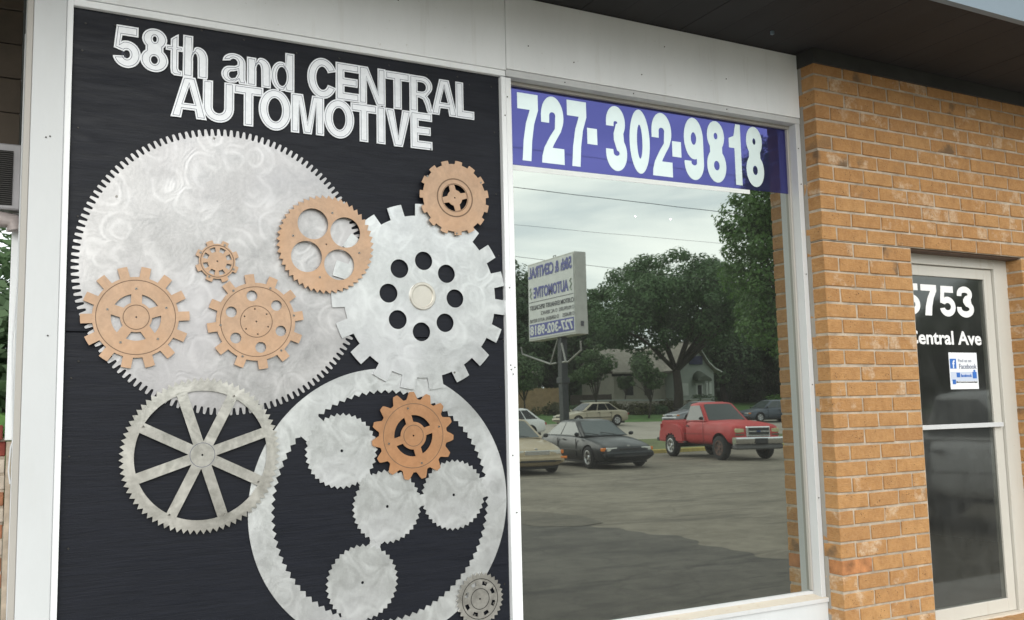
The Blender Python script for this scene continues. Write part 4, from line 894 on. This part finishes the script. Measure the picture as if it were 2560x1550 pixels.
# ---- pickup trucks
def prism(bm, prof, y0, y1, mi=0):
    a = [bm.verts.new((x, y0, z)) for x, z in prof]; b = [bm.verts.new((x, y1, z)) for x, z in prof]
    fs = [bm.faces.new(a), bm.faces.new(b[::-1])] + [bm.faces.new((a[i], b[i], b[(i + 1) % len(a)], a[(i + 1) % len(a)])) for i in range(len(a))]
    for f in fs: f.material_index = mi
def pickup(name, label, x, d, head, mat, lamps, frontrim, z=None, two_tone=None):
    o = car_at(name, label, 'pickup truck', x, d, head, z)
    rows = [(2.30, .62, .97, .70, .01), (2.20, .50, 1.03, .79, .03), (1.9, .44, 1.08, .825, .05), (1.4, .42, 1.12, .84, .06), (.9, .42, 1.155, .84, .05), (.3, .42, 1.17, .84, 0), (-.35, .42, 1.17, .84, 0), (-.70, .42, 1.17, .83, 0)]
    cut_body(loft(rows), [(1.48, .36)], .45, .84, 'body', mat, o)
    greenhouse(o, .70, -.66, 1.155, .77, .06, -.56, 1.745, .59, mat, CGLASS3, ())
    # stepside bed: narrow box with separate round fenders
    bm = bmesh.new()
    addbox(bm, -2.42, -.72, -.66, -.61, .62, 1.17, .012); addbox(bm, -2.42, -.72, .61, .66, .62, 1.17, .012); addbox(bm, -2.42, -.72, -.61, .61, .62, .66); addbox(bm, -.76, -.72, -.61, .61, .66, 1.19, .01); addbox(bm, -2.42, -2.37, -.61, .61, .66, 1.19, .01)
    bmobj('bed', bm, mat, o)
    ax = -1.50
    for sg in (-1, 1):
        top = [(ax + .82 * cos(radians(a)) * (1.0 if cos(radians(a)) > 0 else .98), .60 + .47 * sin(radians(a)) ** .55) for a in range(6, 175, 12)]
        arch = [(ax + .44 * cos(radians(a)), .36 + .44 * sin(radians(a))) for a in range(158, 20, -10)]
        prof = [(ax + .84, .46)] + top + [(ax - .82, .50)] + [(ax - .42, .48)] + arch + [(ax + .43, .46)]
        bm = bmesh.new(); prism(bm, prof, sg * .60, sg * .845)
        es = [e for e in bm.edges if all(abs(abs(v.co.y) - .845) < 1e-4 for v in e.verts)]
        bmesh.ops.bevel(bm, geom=es, offset=.05, segments=3, affect='EDGES'); bmesh.ops.recalc_face_normals(bm, faces=bm.faces)
        bmobj('rear_fender', bm, mat, o, smooth=40)
        wheel(o, 1.48, sg * .75, .36, .22, .22, frontrim); wheel(o, ax, sg * .75, .36, .22, .23, RIM)
        y0, y1 = (.455, .74) if sg > 0 else (-.74, -.455)
        part(o, 'headlight', 2.13, 2.285, y0, y1, .82, .945, lamps, .02); part(o, 'marker_strip', 2.10, 2.285, y0, y1, .735, .79, simple('valance_brown', (.10, .07, .045), .6, 0, 0) if 'valance_brown' not in bpy.data.materials else bpy.data.materials['valance_brown'], .01)
        part(o, 'door_handle', -.42, -.28, *((.825, .858) if sg > 0 else (-.858, -.825)), .99, 1.03, BLK, .006)
        part(o, 'step', -.72, -.52, *((.66, .82) if sg > 0 else (-.82, -.66)), .47, .52, BLK, .01)
        part(o, 'tail_light', -2.45, -2.37, *((.62, .70) if sg > 0 else (-.70, -.62)), .80, 1.08, REDL, .01)
        mirror(o, .56, sg * .80, 1.25, BLK)
        bm = bmesh.new(); addbox(bm, .60, .606, *((.836, .842) if sg > 0 else (-.842, -.836)), .50, 1.14); addbox(bm, -.57, -.564, *((.836, .842) if sg > 0 else (-.842, -.836)), .50, 1.14); addbox(bm, -.60, 1.0, *((.836, .8425) if sg > 0 else (-.8425, -.836)), .76, .768); bmobj('door_seam', bm, BLK, o)
    part(o, 'grille_surround', 2.19, 2.335, -.41, .41, .70, 1.0, CHROME, .03)
    for zz in (.755, .875): part(o, 'grille', 2.30, 2.342, -.345, .345, zz, zz + .085, BLK, .006)
    part(o, 'badge', 2.335, 2.352, -.07, .07, .835, .875, simple('badge_blue', (.03, .05, .14), .3, .3, 0) if 'badge_blue' not in bpy.data.materials else bpy.data.materials['badge_blue'], .008)
    bm = bmesh.new(); prism(bm, [(2.22, .48), (2.43, .50), (2.46, .58), (2.45, .69), (2.22, .69)], -.86, .86); bmesh.ops.bevel(bm, geom=[e for e in bm.edges], offset=.022, segments=2, affect='EDGES'); bmesh.ops.recalc_face_normals(bm, faces=bm.faces); bmobj('front_bumper', bm, CHROME, o, smooth=40)
    part(o, 'plate_bracket', 2.44, 2.475, -.22, .22, .50, .66, BLK, .02)
    part(o, 'valance', 2.10, 2.40, -.80, .80, .33, .485, simple('valance_grey', (.10, .10, .10), .6, 0, .1) if 'valance_grey' not in bpy.data.materials else bpy.data.materials['valance_grey'], .04)
    part(o, 'rear_bumper', -2.56, -2.40, -.78, .78, .50, .62, BLK, .015)
    bm = bmesh.new(); addbox(bm, -2.3, 2.0, -.42, .42, .36, .50); addtube(bm, [(-1.5, -.7, .36), (-1.5, .7, .36)], .06); addtube(bm, [(1.48, -.7, .36), (1.48, .7, .36)], .05); bmobj('chassis', bm, BLK, o)
    return o
pickup('parked_pickup', 'faded red stepside pickup with chrome grille parked by the kerb', 19.85, 23.55, (-.15, -.989), P_RED, LAMPY, RUSTRIM)
pickup('parked_pickup', 'white pickup mirrored in the glass of the shop door', 11.05, 7.7, (0, -1), P_WHITE, LAMP, RIM)

# ---- pole sign (3.3 m wide cabinet, face towards -X)
SX = 17.0
ps2 = empty('pole_sign', (SX, RY(28.9), 0), 'tall roadside pole sign with white cabinet and blue lettering', 'sign')
def sp(name, x0, x1, d0, d1, z0, z1, mat, bev=.01): return inv(box(name, x0, x1, RY(d1), RY(d0), z0, z1, mat, ps2, bev), ps2)
CAB = simple('cabinet_grey', (.46, .46, .43), .5, .2, .1, 4); FACE = simple('sign_face', (.66, .67, .66), .45, 0, .07, 3); POLE = simple('pole_dark', (.022, .028, .030), .5, .2, .2)
sp('pole', SX + .12, SX + .36, 28.38, 28.66, 0, 4.2, POLE)
sp('cabinet', SX + .02, SX + .50, 27.2, 30.55, 4.17, 7.05, CAB, .015); sp('sign_face', SX, SX + .022, 27.27, 30.48, 4.25, 6.98, FACE, .003)
SBLUE = simple('sign_blue', (.045, .055, .30), .45, 0, .05, 4); SBLACK = simple('sign_dark', (.07, .07, .085), .5, 0, 0)
sp('phone_band', SX - .008, SX + .001, 27.33, 30.42, 4.31, 4.77, SBLUE, .001); sp('divider', SX - .006, SX + .001, 27.3, 30.45, 5.575, 5.60, SBLACK, .001)
RT = Matrix(((0, 1, 0), (-1, 0, 0), (0, 0, 1))).to_4x4()     # text x-axis runs towards -Y, seen from -X
def stext(txt, d0, d1, z0, z1, mat, bold=.02):
    me = fit_text(text_mesh(txt, bold, .004), 0, d1 - d0, 0, z1 - z0); me.transform(RT)
    meshobj('lettering', me, mat, ps2, Vector((SX - .012, RY(d0), z0)) - ps2.location)
stext('58th & CENTRAL', 27.36, 30.46, 6.47, 6.91, SBLUE, .035); stext('AUTOMOTIVE', 27.62, 30.10, 5.71, 6.13, SBLUE, .035)
stext('CUSTOM EXHAUST SPECIALIST', 27.27, 30.40, 5.29, 5.46, SBLACK, .02); stext('O MUFFLERS  O AC SERVICE', 27.27, 29.6, 5.06, 5.19, SBLACK, .0); stext('O BRAKES     O GENERAL AUTO REPAIR', 27.27, 30.42, 4.83, 4.96, SBLACK, .0)
stext('727-302-9818', 27.38, 30.38, 4.36, 4.72, FACE, .035)
SQ = simple('emblem_green', (.30, .36, .28), .5, 0, 0)
for dd in (27.42, 30.28): inv(tube('emblem', [(SX - .012, RY(dd), 6.12), (SX - .012, RY(dd + .09), 6.05), (SX - .012, RY(dd - .02), 5.93), (SX - .012, RY(dd + .09), 5.82), (SX - .012, RY(dd), 5.72)], .022, SQ, ps2, 6), ps2)
ARM = simple('arm_white', (.30, .30, .28), .5, .2, .1, 5)
for pts_ in ([(SX + .1, RY(28.7), 3.27), (SX + .1, RY(29.15), 3.26), (SX - .2, RY(30.7), 3.71), (SX - .25, RY(30.7), 3.98)], [(SX + .1, RY(28.3), 3.28), (SX + .1, RY(27.9), 3.27), (SX - .2, RY(26.6), 3.58), (SX - .25, RY(26.55), 3.88)],
             [(SX + .12, RY(28.62), 4.12), (SX + .08, RY(29.1), 3.27)], [(SX + .12, RY(28.36), 3.95), (SX + .08, RY(28.05), 3.28)]):
    inv(tube('lamp_arm', pts_, .032, ARM, ps2, 6), ps2)
inv(tube('lifting_eye', [(SX + .2, RY(28.95), 7.04), (SX + .2, RY(28.95), 7.16), (SX + .2, RY(28.80), 7.16), (SX + .2, RY(28.80), 7.04)], .02, ARM, ps2, 6), ps2)
sp('junction_box', SX + .08, SX + .40, 28.32, 28.72, 2.55, 2.75, POLE); sp('switch_box', SX + .2, SX + .32, 27.18, 27.2, 4.45, 4.62, SBLACK, .004)

# ---- overhead wires along the street
for i, (x0, z0, x1, z1, r) in enumerate(((20.5, 13.95, 34.6, 13.93, .020), (20.5, 13.10, 34.9, 12.97, .013), (20.45, 12.03, 34.3, 11.84, .024), (20.4, 10.24, 34.4, 10.15, .011), (20.36, 8.75, 27.4, 8.41, .016))):
    s_ = (z1 - z0) / (x1 - x0); f = lambda x: z0 + s_ * (x - x0) + .00035 * ((x - 27.5) ** 2 - 40)
    o = tube('overhead_wire', [(x, RY(38), f(x)) for x in range(-30, 91, 4)], r * .72, BLK, None, 5)
    tag(o, ['topmost power line over the street crossing the banner digits', 'second power line from the top just under the banner', 'thick middle power line over the street', 'thin fourth power line over the street', 'lowest power line passing behind the pole sign'][i], 'power line', 'power lines over the street')

# ------------------------------------------------------------------ plants
def leafmat(name, dark, mid, light, trans=.38):
    k = NT(name); k.set(Roughness=.65); g = k.n('NewGeometry'); big = k.noise(k.wpos(), .55, 3, .6)
    f = k.math('ADD', k.math('MULTIPLY', g.outputs['Random Per Island'], .32), k.math('MULTIPLY', big, .72))
    c = k.ramp(f, [(.2, dark), (.5, mid), (.85, light)]); k.l(c, k.b.inputs['Base Color'])
    tr = k.n('BsdfTranslucent'); k.l(c, tr.inputs['Color']); m = k.n('MixShader'); m.inputs[0].default_value = trans
    k.l(k.b.outputs[0], m.inputs[1]); k.l(tr.outputs[0], m.inputs[2]); k.l(m.outputs[0], k.out.inputs[0]); return k.m
OAK = leafmat('oak_leaves', (0.0463, 0.0888, 0.0375), (0.0855, 0.1545, 0.0638), (0.1425, 0.2414, 0.0938)); BRIGHT = leafmat('bright_leaves', (0.0377, 0.0845, 0.0212), (0.0729, 0.1526, 0.0344), (0.1193, 0.2316, 0.0503)); YOUNG = leafmat('young_tree_leaves', (0.0426, 0.0801, 0.0299), (0.0781, 0.1355, 0.0508), (0.1278, 0.2002, 0.0747))
FAR = leafmat('far_leaves', (0.0427, 0.0811, 0.0375), (0.0748, 0.1313, 0.0581), (0.1176, 0.1893, 0.0825)); SCRUB = leafmat('scrub_leaves', (.05, .052, .02), (.09, .092, .035), (.14, .14, .06)); VIVID = leafmat('vivid_leaves', (.04, .10, .018), (.09, .20, .035), (.16, .30, .07))
BARK = simple('bark', (.060, .048, .038), .9, 0, .35, 8, bump=.5)
def leaves(rr, clumps, n, size, mat, name='crown', flat=.6, dens=None):
    V, F = [], []
    for (c, r) in clumps:
        for _ in range(n if dens is None else max(30, int(n * min(1.2, (r / dens) ** 1.6)))):
            while True:
                p = Vector((rr.uniform(-1, 1), rr.uniform(-1, 1), rr.uniform(-1, 1)))
                if .25 < p.length < 1: break
            if rr.random() < .6: p = p.normalized() * rr.uniform(.72, 1.05)
            q = Vector(c) + Vector((p.x * r, p.y * r, p.z * r * .8))
            nrm = (p + Vector((rr.gauss(0, .34), rr.gauss(0, .34), rr.gauss(.45, .34)))).normalized()
            t = nrm.cross(Vector((rr.gauss(0, 1), rr.gauss(0, 1), rr.gauss(0, 1)))).normalized(); b = nrm.cross(t)
            s_ = size * rr.uniform(.6, 1.35); i = len(V)
            V += [q - t * s_ - b * s_ * .15, q + b * s_ * flat * .8, q + t * s_ + b * s_ * .1, q - b * s_ * flat]
            F.append((i, i + 1, i + 2, i + 3))
    me = bpy.data.meshes.new(name); me.from_pydata([tuple(v) for v in V], [], F); me.materials.append(mat); return me
def limbs(rr, base, fork, tips, r0):
    bm = bmesh.new(); addtube(bm, [base, base.lerp(fork, .5) + Vector((rr.gauss(0, .06), rr.gauss(0, .06), 0)), fork], [r0 * 1.25, r0, r0 * .85], 8)
    for t in tips:
        mid = fork.lerp(t, .5) + Vector((rr.gauss(0, .15), rr.gauss(0, .15), rr.uniform(0, .4))); addtube(bm, [fork - Vector((0, 0, .1)), mid, t], [r0 * .55, r0 * .32, r0 * .10], 6)
    me = bpy.data.meshes.new('trunk'); bm.to_mesh(me); bm.free(); me.shade_smooth(); me.materials.append(BARK); return me
TG = 'trees across the street'
def tree(name, label, x, d, z, H, R, zlow, mat, seed, nclump=26, n=190, size=.26, r0=.28, clr=1.5, group=TG, proto=None, squash=1.):
    o = empty(name, VP(x, d, z), label, 'tree', group)
    rr = random.Random(seed); cl = []
    hc = (zlow + H) / 2; hh = (H - zlow) / 2
    while len(cl) < nclump:
        p = Vector((rr.uniform(-1, 1), rr.uniform(-1, 1), rr.uniform(-1, 1)))
        if p.length > 1 or (p.length < .35 and rr.random() < .7): continue
        s_ = 1 - .35 * max(0, p.z); r_ = clr * rr.uniform(.65, 1.2)
        cl.append((Vector((p.x * (R - r_ * .6) * s_, p.y * (R - r_ * .6) * s_ * squash, hc + p.z * max(.2, hh - r_ * .6))), r_))
    for _ in range(int(nclump * .7)):
        p = Vector((rr.gauss(0, 1), rr.gauss(0, 1), rr.gauss(.2, .9))).normalized(); s_ = 1 - .35 * max(0, p.z); q_ = rr.uniform(.82, .99)
        cl.append((Vector((p.x * R * s_ * q_, p.y * R * s_ * squash * q_, hc + p.z * hh * q_)), clr * rr.uniform(.28, .5)))
    fork = Vector((rr.gauss(0, .1), rr.gauss(0, .1), max(zlow * .75, H * .16)))
    meshobj('trunk', limbs(rr, Vector((0, 0, -.1)), fork, [c for c, r_ in cl[:12]], r0), None, o)
    meshobj('crown', leaves(rr, cl, n, size, mat, dens=clr), None, o); return o
oak = tree('oak_tree', 'large dark oak in front of the gabled house across the street', 46.9, 60.2, 1.1, 12.9, 8.4, 4.6, OAK, 5, 78, 620, .135, .36, 1.7)
tree('tall_tree', 'tall bright green tree at the right edge of the reflection', 38.7, 37.8, .2, 18.8, 4.9, 2.2, BRIGHT, 8, 104, 560, .13, .34, 1.5)
tree('young_tree', 'small bushy street tree right of the sign pole', 37.2, 57.2, .95, 5.6, 1.9, 1.7, YOUNG, 12, 12, 380, .11, .07, .85)
tree('young_tree', 'slim young tree in front of the pale wing roof', 39.6, 54.2, .85, 5.1, 1.35, 1.6, YOUNG, 14, 10, 340, .11, .06, .7)
tree('young_tree', 'small bushy street tree left of the sign pole', 31.4, 57.4, .95, 5.2, 1.6, 1.8, YOUNG, 13, 11, 380, .11, .07, .8)
tree('young_tree', 'little palm-like tree by the cream wing wall', 46.2, 66.4, 1.5, 2.9, .75, 1.7, YOUNG, 21, 6, 120, .14, .05, .5)
protos = [tree('background_tree', 'broad dark tree behind the tan fence', 37.0, 74, 1.9, 11.0, 5.4, 1.0, FAR, 31, 44, 460, .19, .3, 1.9),
          tree('background_tree', 'dark rounded tree right of the gabled house', 62.0, 72, 1.9, 9.6, 4.9, .6, FAR, 37, 42, 460, .19, .3, 1.8)]
BT = [(0, 29, 70, .95, 'leftmost dark tree beyond the white car'), (0, 44, 84, 1.15, 'tree rising behind the pale wing roof'), (1, 51.5, 82, 1.25, 'tree just behind the gable apex'), (1, 69, 70, 1.1, 'dark tree behind the blank two post sign'), (0, 76, 80, 1.15, 'dark tree farthest right behind the two post sign'),
      (1, 24, 62, .95, 'dark tree at the left edge of the window'), (1, 33, 80, 1.25, 'tree filling the gap behind the pole sign'), (0, 22.5, 72, 1.2, 'tall dark tree half hidden by the window mullion'), (0, 40.5, 78, 1.25, 'big tree rising right of the pole sign'), (1, 66, 62, .95, 'rounded tree beside the brick edge of the reflection'), (0, 58, 49.5, .5, 'low tree behind the dark blue sedan'), (1, 63.5, 57, .7, 'bushy tree behind the blank sign post'),
      (0, 56, 36.5, .95, 'dark tree filling the upper glass of the shop door'), (1, 64, 41, 1.2, 'broad dark tree behind the white pickup roof'), (0, 70, 47, 1.1, 'tree behind the door lettering'), (1, 58, 43, .9, 'bushy dark tree low in the door glass')]
for pi_, x, d, s_, lab in BT:
    src = protos[pi_]; o = src.copy(); link(o); o.location = VP(x, d, hgt(d)); o.scale = (s_,) * 3; o.rotation_euler = (0, 0, x * 1.7); o['label'] = lab
    for ch in list(src.children):
        c = ch.copy(); link(c); c.parent = o
def shrub(label, x, d, R, H, mat, seed, name='shrub', group='shrubs along the far verge', n=140, size=.11, z=None, y=None):
    o = empty(name, VP(x, d, hgt(d) if z is None else z) if y is None else Vector((x, y, z or 0)), label, 'shrub', group); rr = random.Random(seed)
    cl = [(Vector((rr.uniform(-1, 1) * R * .7, rr.uniform(-1, 1) * R * .6, H * rr.uniform(.25, .75))), R * rr.uniform(.35, .6)) for _ in range(7)]
    st = bmesh.new()
    for c, r_ in cl: addtube(st, [(0, 0, 0), tuple(c * .6), tuple(c)], [.02, .014, .006], 5)
    bmobj('stem', st, BARK, o); meshobj('foliage', leaves(rr, cl, n, size, mat, 'foliage'), None, o); return o
SH = [(30.2, 60.9, 1.1, 0.80, SCRUB), (32.0, 61.9, 0.9, 0.72, FAR), (35.4, 60.9, 1.2, 0.88, SCRUB), (37.1, 60.4, 1.0, 0.72, FAR), (40.9, 60.7, 1.1, 0.88, SCRUB), (42.8, 59.7, 1.2, 0.96, SCRUB), (44.5, 59.9, 0.9, 0.80, FAR), (46.0, 60.9, 1.2, 1.04, SCRUB), (48.1, 61.6, 1.0, 0.96, SCRUB), (50.4, 62.2, 1.5, 1.36, FAR), (52.2, 61.9, 0.9, 0.64, SCRUB), (60.9, 63.6, 1.6, 1.20, VIVID), (63.5, 60.9, 1.3, 0.96, SCRUB), (65.5, 59.9, 1.6, 1.12, FAR)]
SL = ['dry scrub bush at the left end of the verge', 'dark low bush left of the white car roof', 'dry bush just left of the sign pole base', 'dark bush right behind the sign pole', 'dry bush behind the champagne sedan bonnet', 'dry grassy bush above the champagne sedan roof', 'small dark bush behind the champagne sedan boot', 'big dry bush below the slim young tree', 'dry bush at the left of the oak trunk', 'dark ivy-like bush round the foot of the oak', 'small dry bush right of the oak foot', 'yellow green bush right of the gabled house', 'dry bush left of the blank sign post', 'dark bush under the blank two post sign']
for (x, d, R, H, mt), lab, i in zip(SH, SL, range(99)): shrub(lab, x, d, R, H, mt, 50 + i)

# ---- gabled house with wing, low wall, fence, blank sign
hs = empty('gabled_house', VP(54.0, 66.6, 1.5), 'pale grey house with flared gable roof and arched awning', 'house')
HW = simple('house_grey', (.42, .45, .42), .8, 0, .08, 1.5); HT = simple('house_trim', (.66, .67, .65), .7, 0, .08, 2); HR = simple('roof_beige', (.36, .33, .28), .85, 0, .2, 2.5); HC = simple('wing_cream', (.46, .42, .36), .85, 0, .08, 1.5)
def hp(name, x0, x1, d0, d1, z0, z1, mat, bev=0, par=None): return inv(box(name, x0, x1, RY(d1), RY(d0), z0, z1, mat, par or hs, bev), par or hs)
gab = [(51.9, 1.3), (56.1, 1.3), (56.1, 4.75), (55.3, 5.35), (54.6, 6.3), (54.0, 7.15), (53.4, 6.3), (52.7, 5.35), (51.9, 4.75)]
bm = bmesh.new(); a = [bm.verts.new((x, RY(66.6), z)) for x, z in gab]; b = [bm.verts.new((x, RY(74), z)) for x, z in gab]
bm.faces.new(a); bm.faces.new(b[::-1])
for i in range(len(gab)): bm.faces.new((a[i], b[i], b[(i + 1) % 9], a[(i + 1) % 9]))
bmesh.ops.recalc_face_normals(bm, faces=bm.faces); inv(bmobj('wall', bm, HW, hs), hs)
rl = [(51.2, 4.62), (52.0, 4.95), (52.7, 5.48), (53.35, 6.35), (54.0, 7.32), (54.65, 6.35), (55.3, 5.48), (56.0, 4.95), (56.8, 4.62)]
bm = bmesh.new(); A_ = [[bm.verts.new((x, RY(d), z + o_)) for x, z in rl] for d, o_ in ((66.2, 0), (74.3, 0), (74.3, .13), (66.2, .13))]
for r_ in range(4):
    for i in range(8):
        f = bm.faces.new((A_[r_][i], A_[r_][i + 1], A_[(r_ + 1) % 4][i + 1], A_[(r_ + 1) % 4][i])); f.material_index = 1 if r_ == 3 else 0
bmesh.ops.recalc_face_normals(bm, faces=bm.faces); inv(bmobj('roof', bm, [HR, HT], hs), hs)
hp('door', 53.95, 54.75, 66.5, 66.6, 1.6, 3.7, HT); hp('door_pane', 54.15, 54.55, 66.46, 66.5, 2.5, 3.5, BLK); hp('window', 55.1, 55.75, 66.52, 66.6, 2.6, 3.7, HT); hp('window', 52.4, 53.1, 66.52, 66.6, 2.6, 3.7, HT)
hp('porch_post', 54.95, 55.1, 65.9, 66.05, 1.3, 4.0, HT); hp('porch_step', 53.6, 55.2, 65.4, 66.6, 1.2, 1.6, HT)
for i in range(5): hp('railing_bar', 53.55 + i * .22, 53.62 + i * .22, 65.45, 65.5, 1.6, 2.3, BLK)
bm = bmesh.new(); q0 = [bm.verts.new((54.35 + .75 * cos(t), RY(66.55), 3.95 + .85 * sin(t))) for t in [pi * i / 12 for i in range(13)]]; q1 = [bm.verts.new((54.35 + .80 * cos(t), RY(65.7), 3.85 + .45 * sin(t))) for t in [pi * i / 12 for i in range(13)]]
for i in range(12): bm.faces.new((q0[i], q0[i + 1], q1[i + 1], q1[i]))
bm.faces.new(q1); inv(bmobj('awning', bm, simple('awning_green', (.10, .12, .09), .8, 0, .15, 4), hs), hs)
hp('name_board', 53.35, 54.75, 66.45, 66.58, 5.35, 6.1, simple('board_navy', (.03, .035, .10), .6, 0, .3, 5))
hp('wing_wall', 46.4, 51.88, 68.3, 73.5, 1.3, 4.62, HC); hp('wing_trim', 46.2, 51.88, 68.22, 68.295, 4.35, 4.6, BLK)
bm = bmesh.new(); prof = [(67.7, 4.55), (67.7, 4.68), (70.9, 6.95), (74.1, 4.68), (74.1, 4.55), (70.9, 6.8)]
a = [bm.verts.new((46.0, RY(d), z)) for d, z in prof]; b = [bm.verts.new((52.4, RY(d), z)) for d, z in prof]
bm.faces.new(a); bm.faces.new(b[::-1])
for i in range(6): bm.faces.new((a[i], b[i], b[(i + 1) % 6], a[(i + 1) % 6]))
bmesh.ops.recalc_face_normals(bm, faces=bm.faces); inv(bmobj('wing_roof', bm, HR, hs), hs)
for x in (47.6, 49.6): hp('wing_window', x, x + .8, 68.25, 68.299, 2.7, 3.7, BLK)
cw = empty('low_wall', VP(43, 60.8, 1.2), 'long cream garden wall behind the verge bushes', 'wall', kind='thing'); hp('wall_face', 38.6, 51.0, 61.0, 61.2, .9, 2.15, HC, 0, cw); hp('wall_cap', 38.5, 51.1, 60.95, 61.25, 2.152, 2.25, HW, 0, cw)
fe = empty('board_fence', VP(35.6, 64, 1.3), 'tan board fence behind the sign pole', 'fence', kind='thing'); TAN = simple('fence_tan', (.36, .25, .14), .85, 0, .2, 3)
for i in range(36): hp('plank', 33.8 + i * .125, 33.917 + i * .125, 63.5, 63.53, 1.1, 3.25 + .03 * (i % 3), TAN, 0, fe)
hp('rail', 33.8, 38.3, 63.54, 63.6, 2.8, 2.9, TAN, 0, fe); hp('rail', 33.8, 38.3, 63.54, 63.6, 1.5, 1.6, TAN, 0, fe)
sh2 = empty('garden_shed', VP(35.2, 68, 1.8), 'pale roofed shed behind the tan fence', 'shed', kind='thing'); hp('wall', 33.5, 37.5, 67, 70, 1.5, 4.3, simple('shed_dark', (.05, .048, .045), .8), 0, sh2); hp('roof', 33.1, 37.9, 66.6, 70.4, 4.305, 4.75, HC, 0, sh2)
bl_ = empty('dark_hedge_fence', VP(40.4, 62.6, 1.3), 'dark brown slatted fence right of the tan fence', 'fence', kind='thing'); hp('panel', 38.5, 42.3, 62.6, 62.7, 1.1, 2.7, simple('fence_dark', (.055, .045, .035), .9, 0, .25, 4), 0, bl_)
ws = empty('blank_sign', VP(58.3, 58.0, 1.0), 'blank white board sign standing on two white posts', 'sign')
hp('post', 57.15, 57.3, 58, 58.15, .9, 4.3, HT, 0, ws); hp('post', 59.4, 59.55, 57.2, 57.35, .9, 4.35, HT, 0, ws)
bm = bmesh.new(); c4 = [(57.2, 57.98, 2.6), (59.5, 57.18, 2.6), (59.5, 57.18, 4.1), (57.2, 57.98, 4.1)]
a = [bm.verts.new((x, RY(d), z)) for x, d, z in c4]; b = [bm.verts.new((x, RY(d + .06), z)) for x, d, z in c4]; bm.faces.new(a); bm.faces.new(b[::-1])
for i in range(4): bm.faces.new((a[i], b[i], b[(i + 1) % 4], a[(i + 1) % 4]))
bmesh.ops.recalc_face_normals(bm, faces=bm.faces); inv(bmobj('board', bm, HT, ws), ws)

# ---- greenery beyond the side opening on the left
for i, (x, y, R, H, mt, lab) in enumerate(((-.35, 6.3, .75, 1.9, VIVID, 'bright leafy bush seen through the opening under the air conditioner'), (-.5, 8.0, 1.3, 4.4, FAR, 'dark leafy bush farther behind the side opening'), (-.3, 9.8, 1.5, 4.8, OAK, 'deep green bush at the back of the side passage'), (-.9, 7.2, .9, 2.6, VIVID, 'bright climbing bush deeper behind the side opening'))):
    shrub(lab, x, 0, R, H, mt, 80 + i, 'garden_bush', 'bushes behind the side opening', 900, .06, .0, y)

# far woods behind the houses, one mass of foliage
rr = random.Random(99); cl = []
for i in range(150):
    x = rr.uniform(10, 150); d = rr.uniform(88, 112); cl.append((Vector((x, RY(d), 2 + rr.uniform(-.6, 5.5))), rr.uniform(1.8, 3.2)))
for i in range(60):
    x = rr.uniform(60, 120); d = rr.uniform(56, 70); cl.append((Vector((x, RY(d), 1 + rr.uniform(-.4, 2.6))), rr.uniform(1.0, 1.8)))
for i in range(110):
    x = rr.uniform(48, 112); d = rr.uniform(73, 82); cl.append((Vector((x, RY(d), 1.9 + rr.uniform(-.3, 3.0))), rr.uniform(1.0, 2.0)))
tag(meshobj('far_woods', leaves(rr, cl, 150, .42, FAR, 'far_woods'), None), kind='stuff')

# two small lit pendant lamps deep in the shop, seen through the tinted window
LIT = NT('lit_bulb'); LIT.b.inputs['Emission Color'].default_value = (1, .95, .85, 1); LIT.b.inputs['Emission Strength'].default_value = 45
for (px, pz, lab) in ((3.469, 2.845, 'left small lit pendant lamp inside the shop behind the window'), (3.744, 2.848, 'right small lit pendant lamp inside the shop behind the window')):
    o = empty('pendant_lamp', (px, 4.8, pz), lab, 'lamp', 'pendant lamps in the shop')
    bm = bmesh.new(); bmesh.ops.create_icosphere(bm, subdivisions=2, radius=.006); bmobj('bulb', bm, LIT.m, o)
    inv(tube('lamp_cord', [(px, 4.8, pz + .02), (px, 4.8, 3.535)], .003, BLK, o, 5), o)
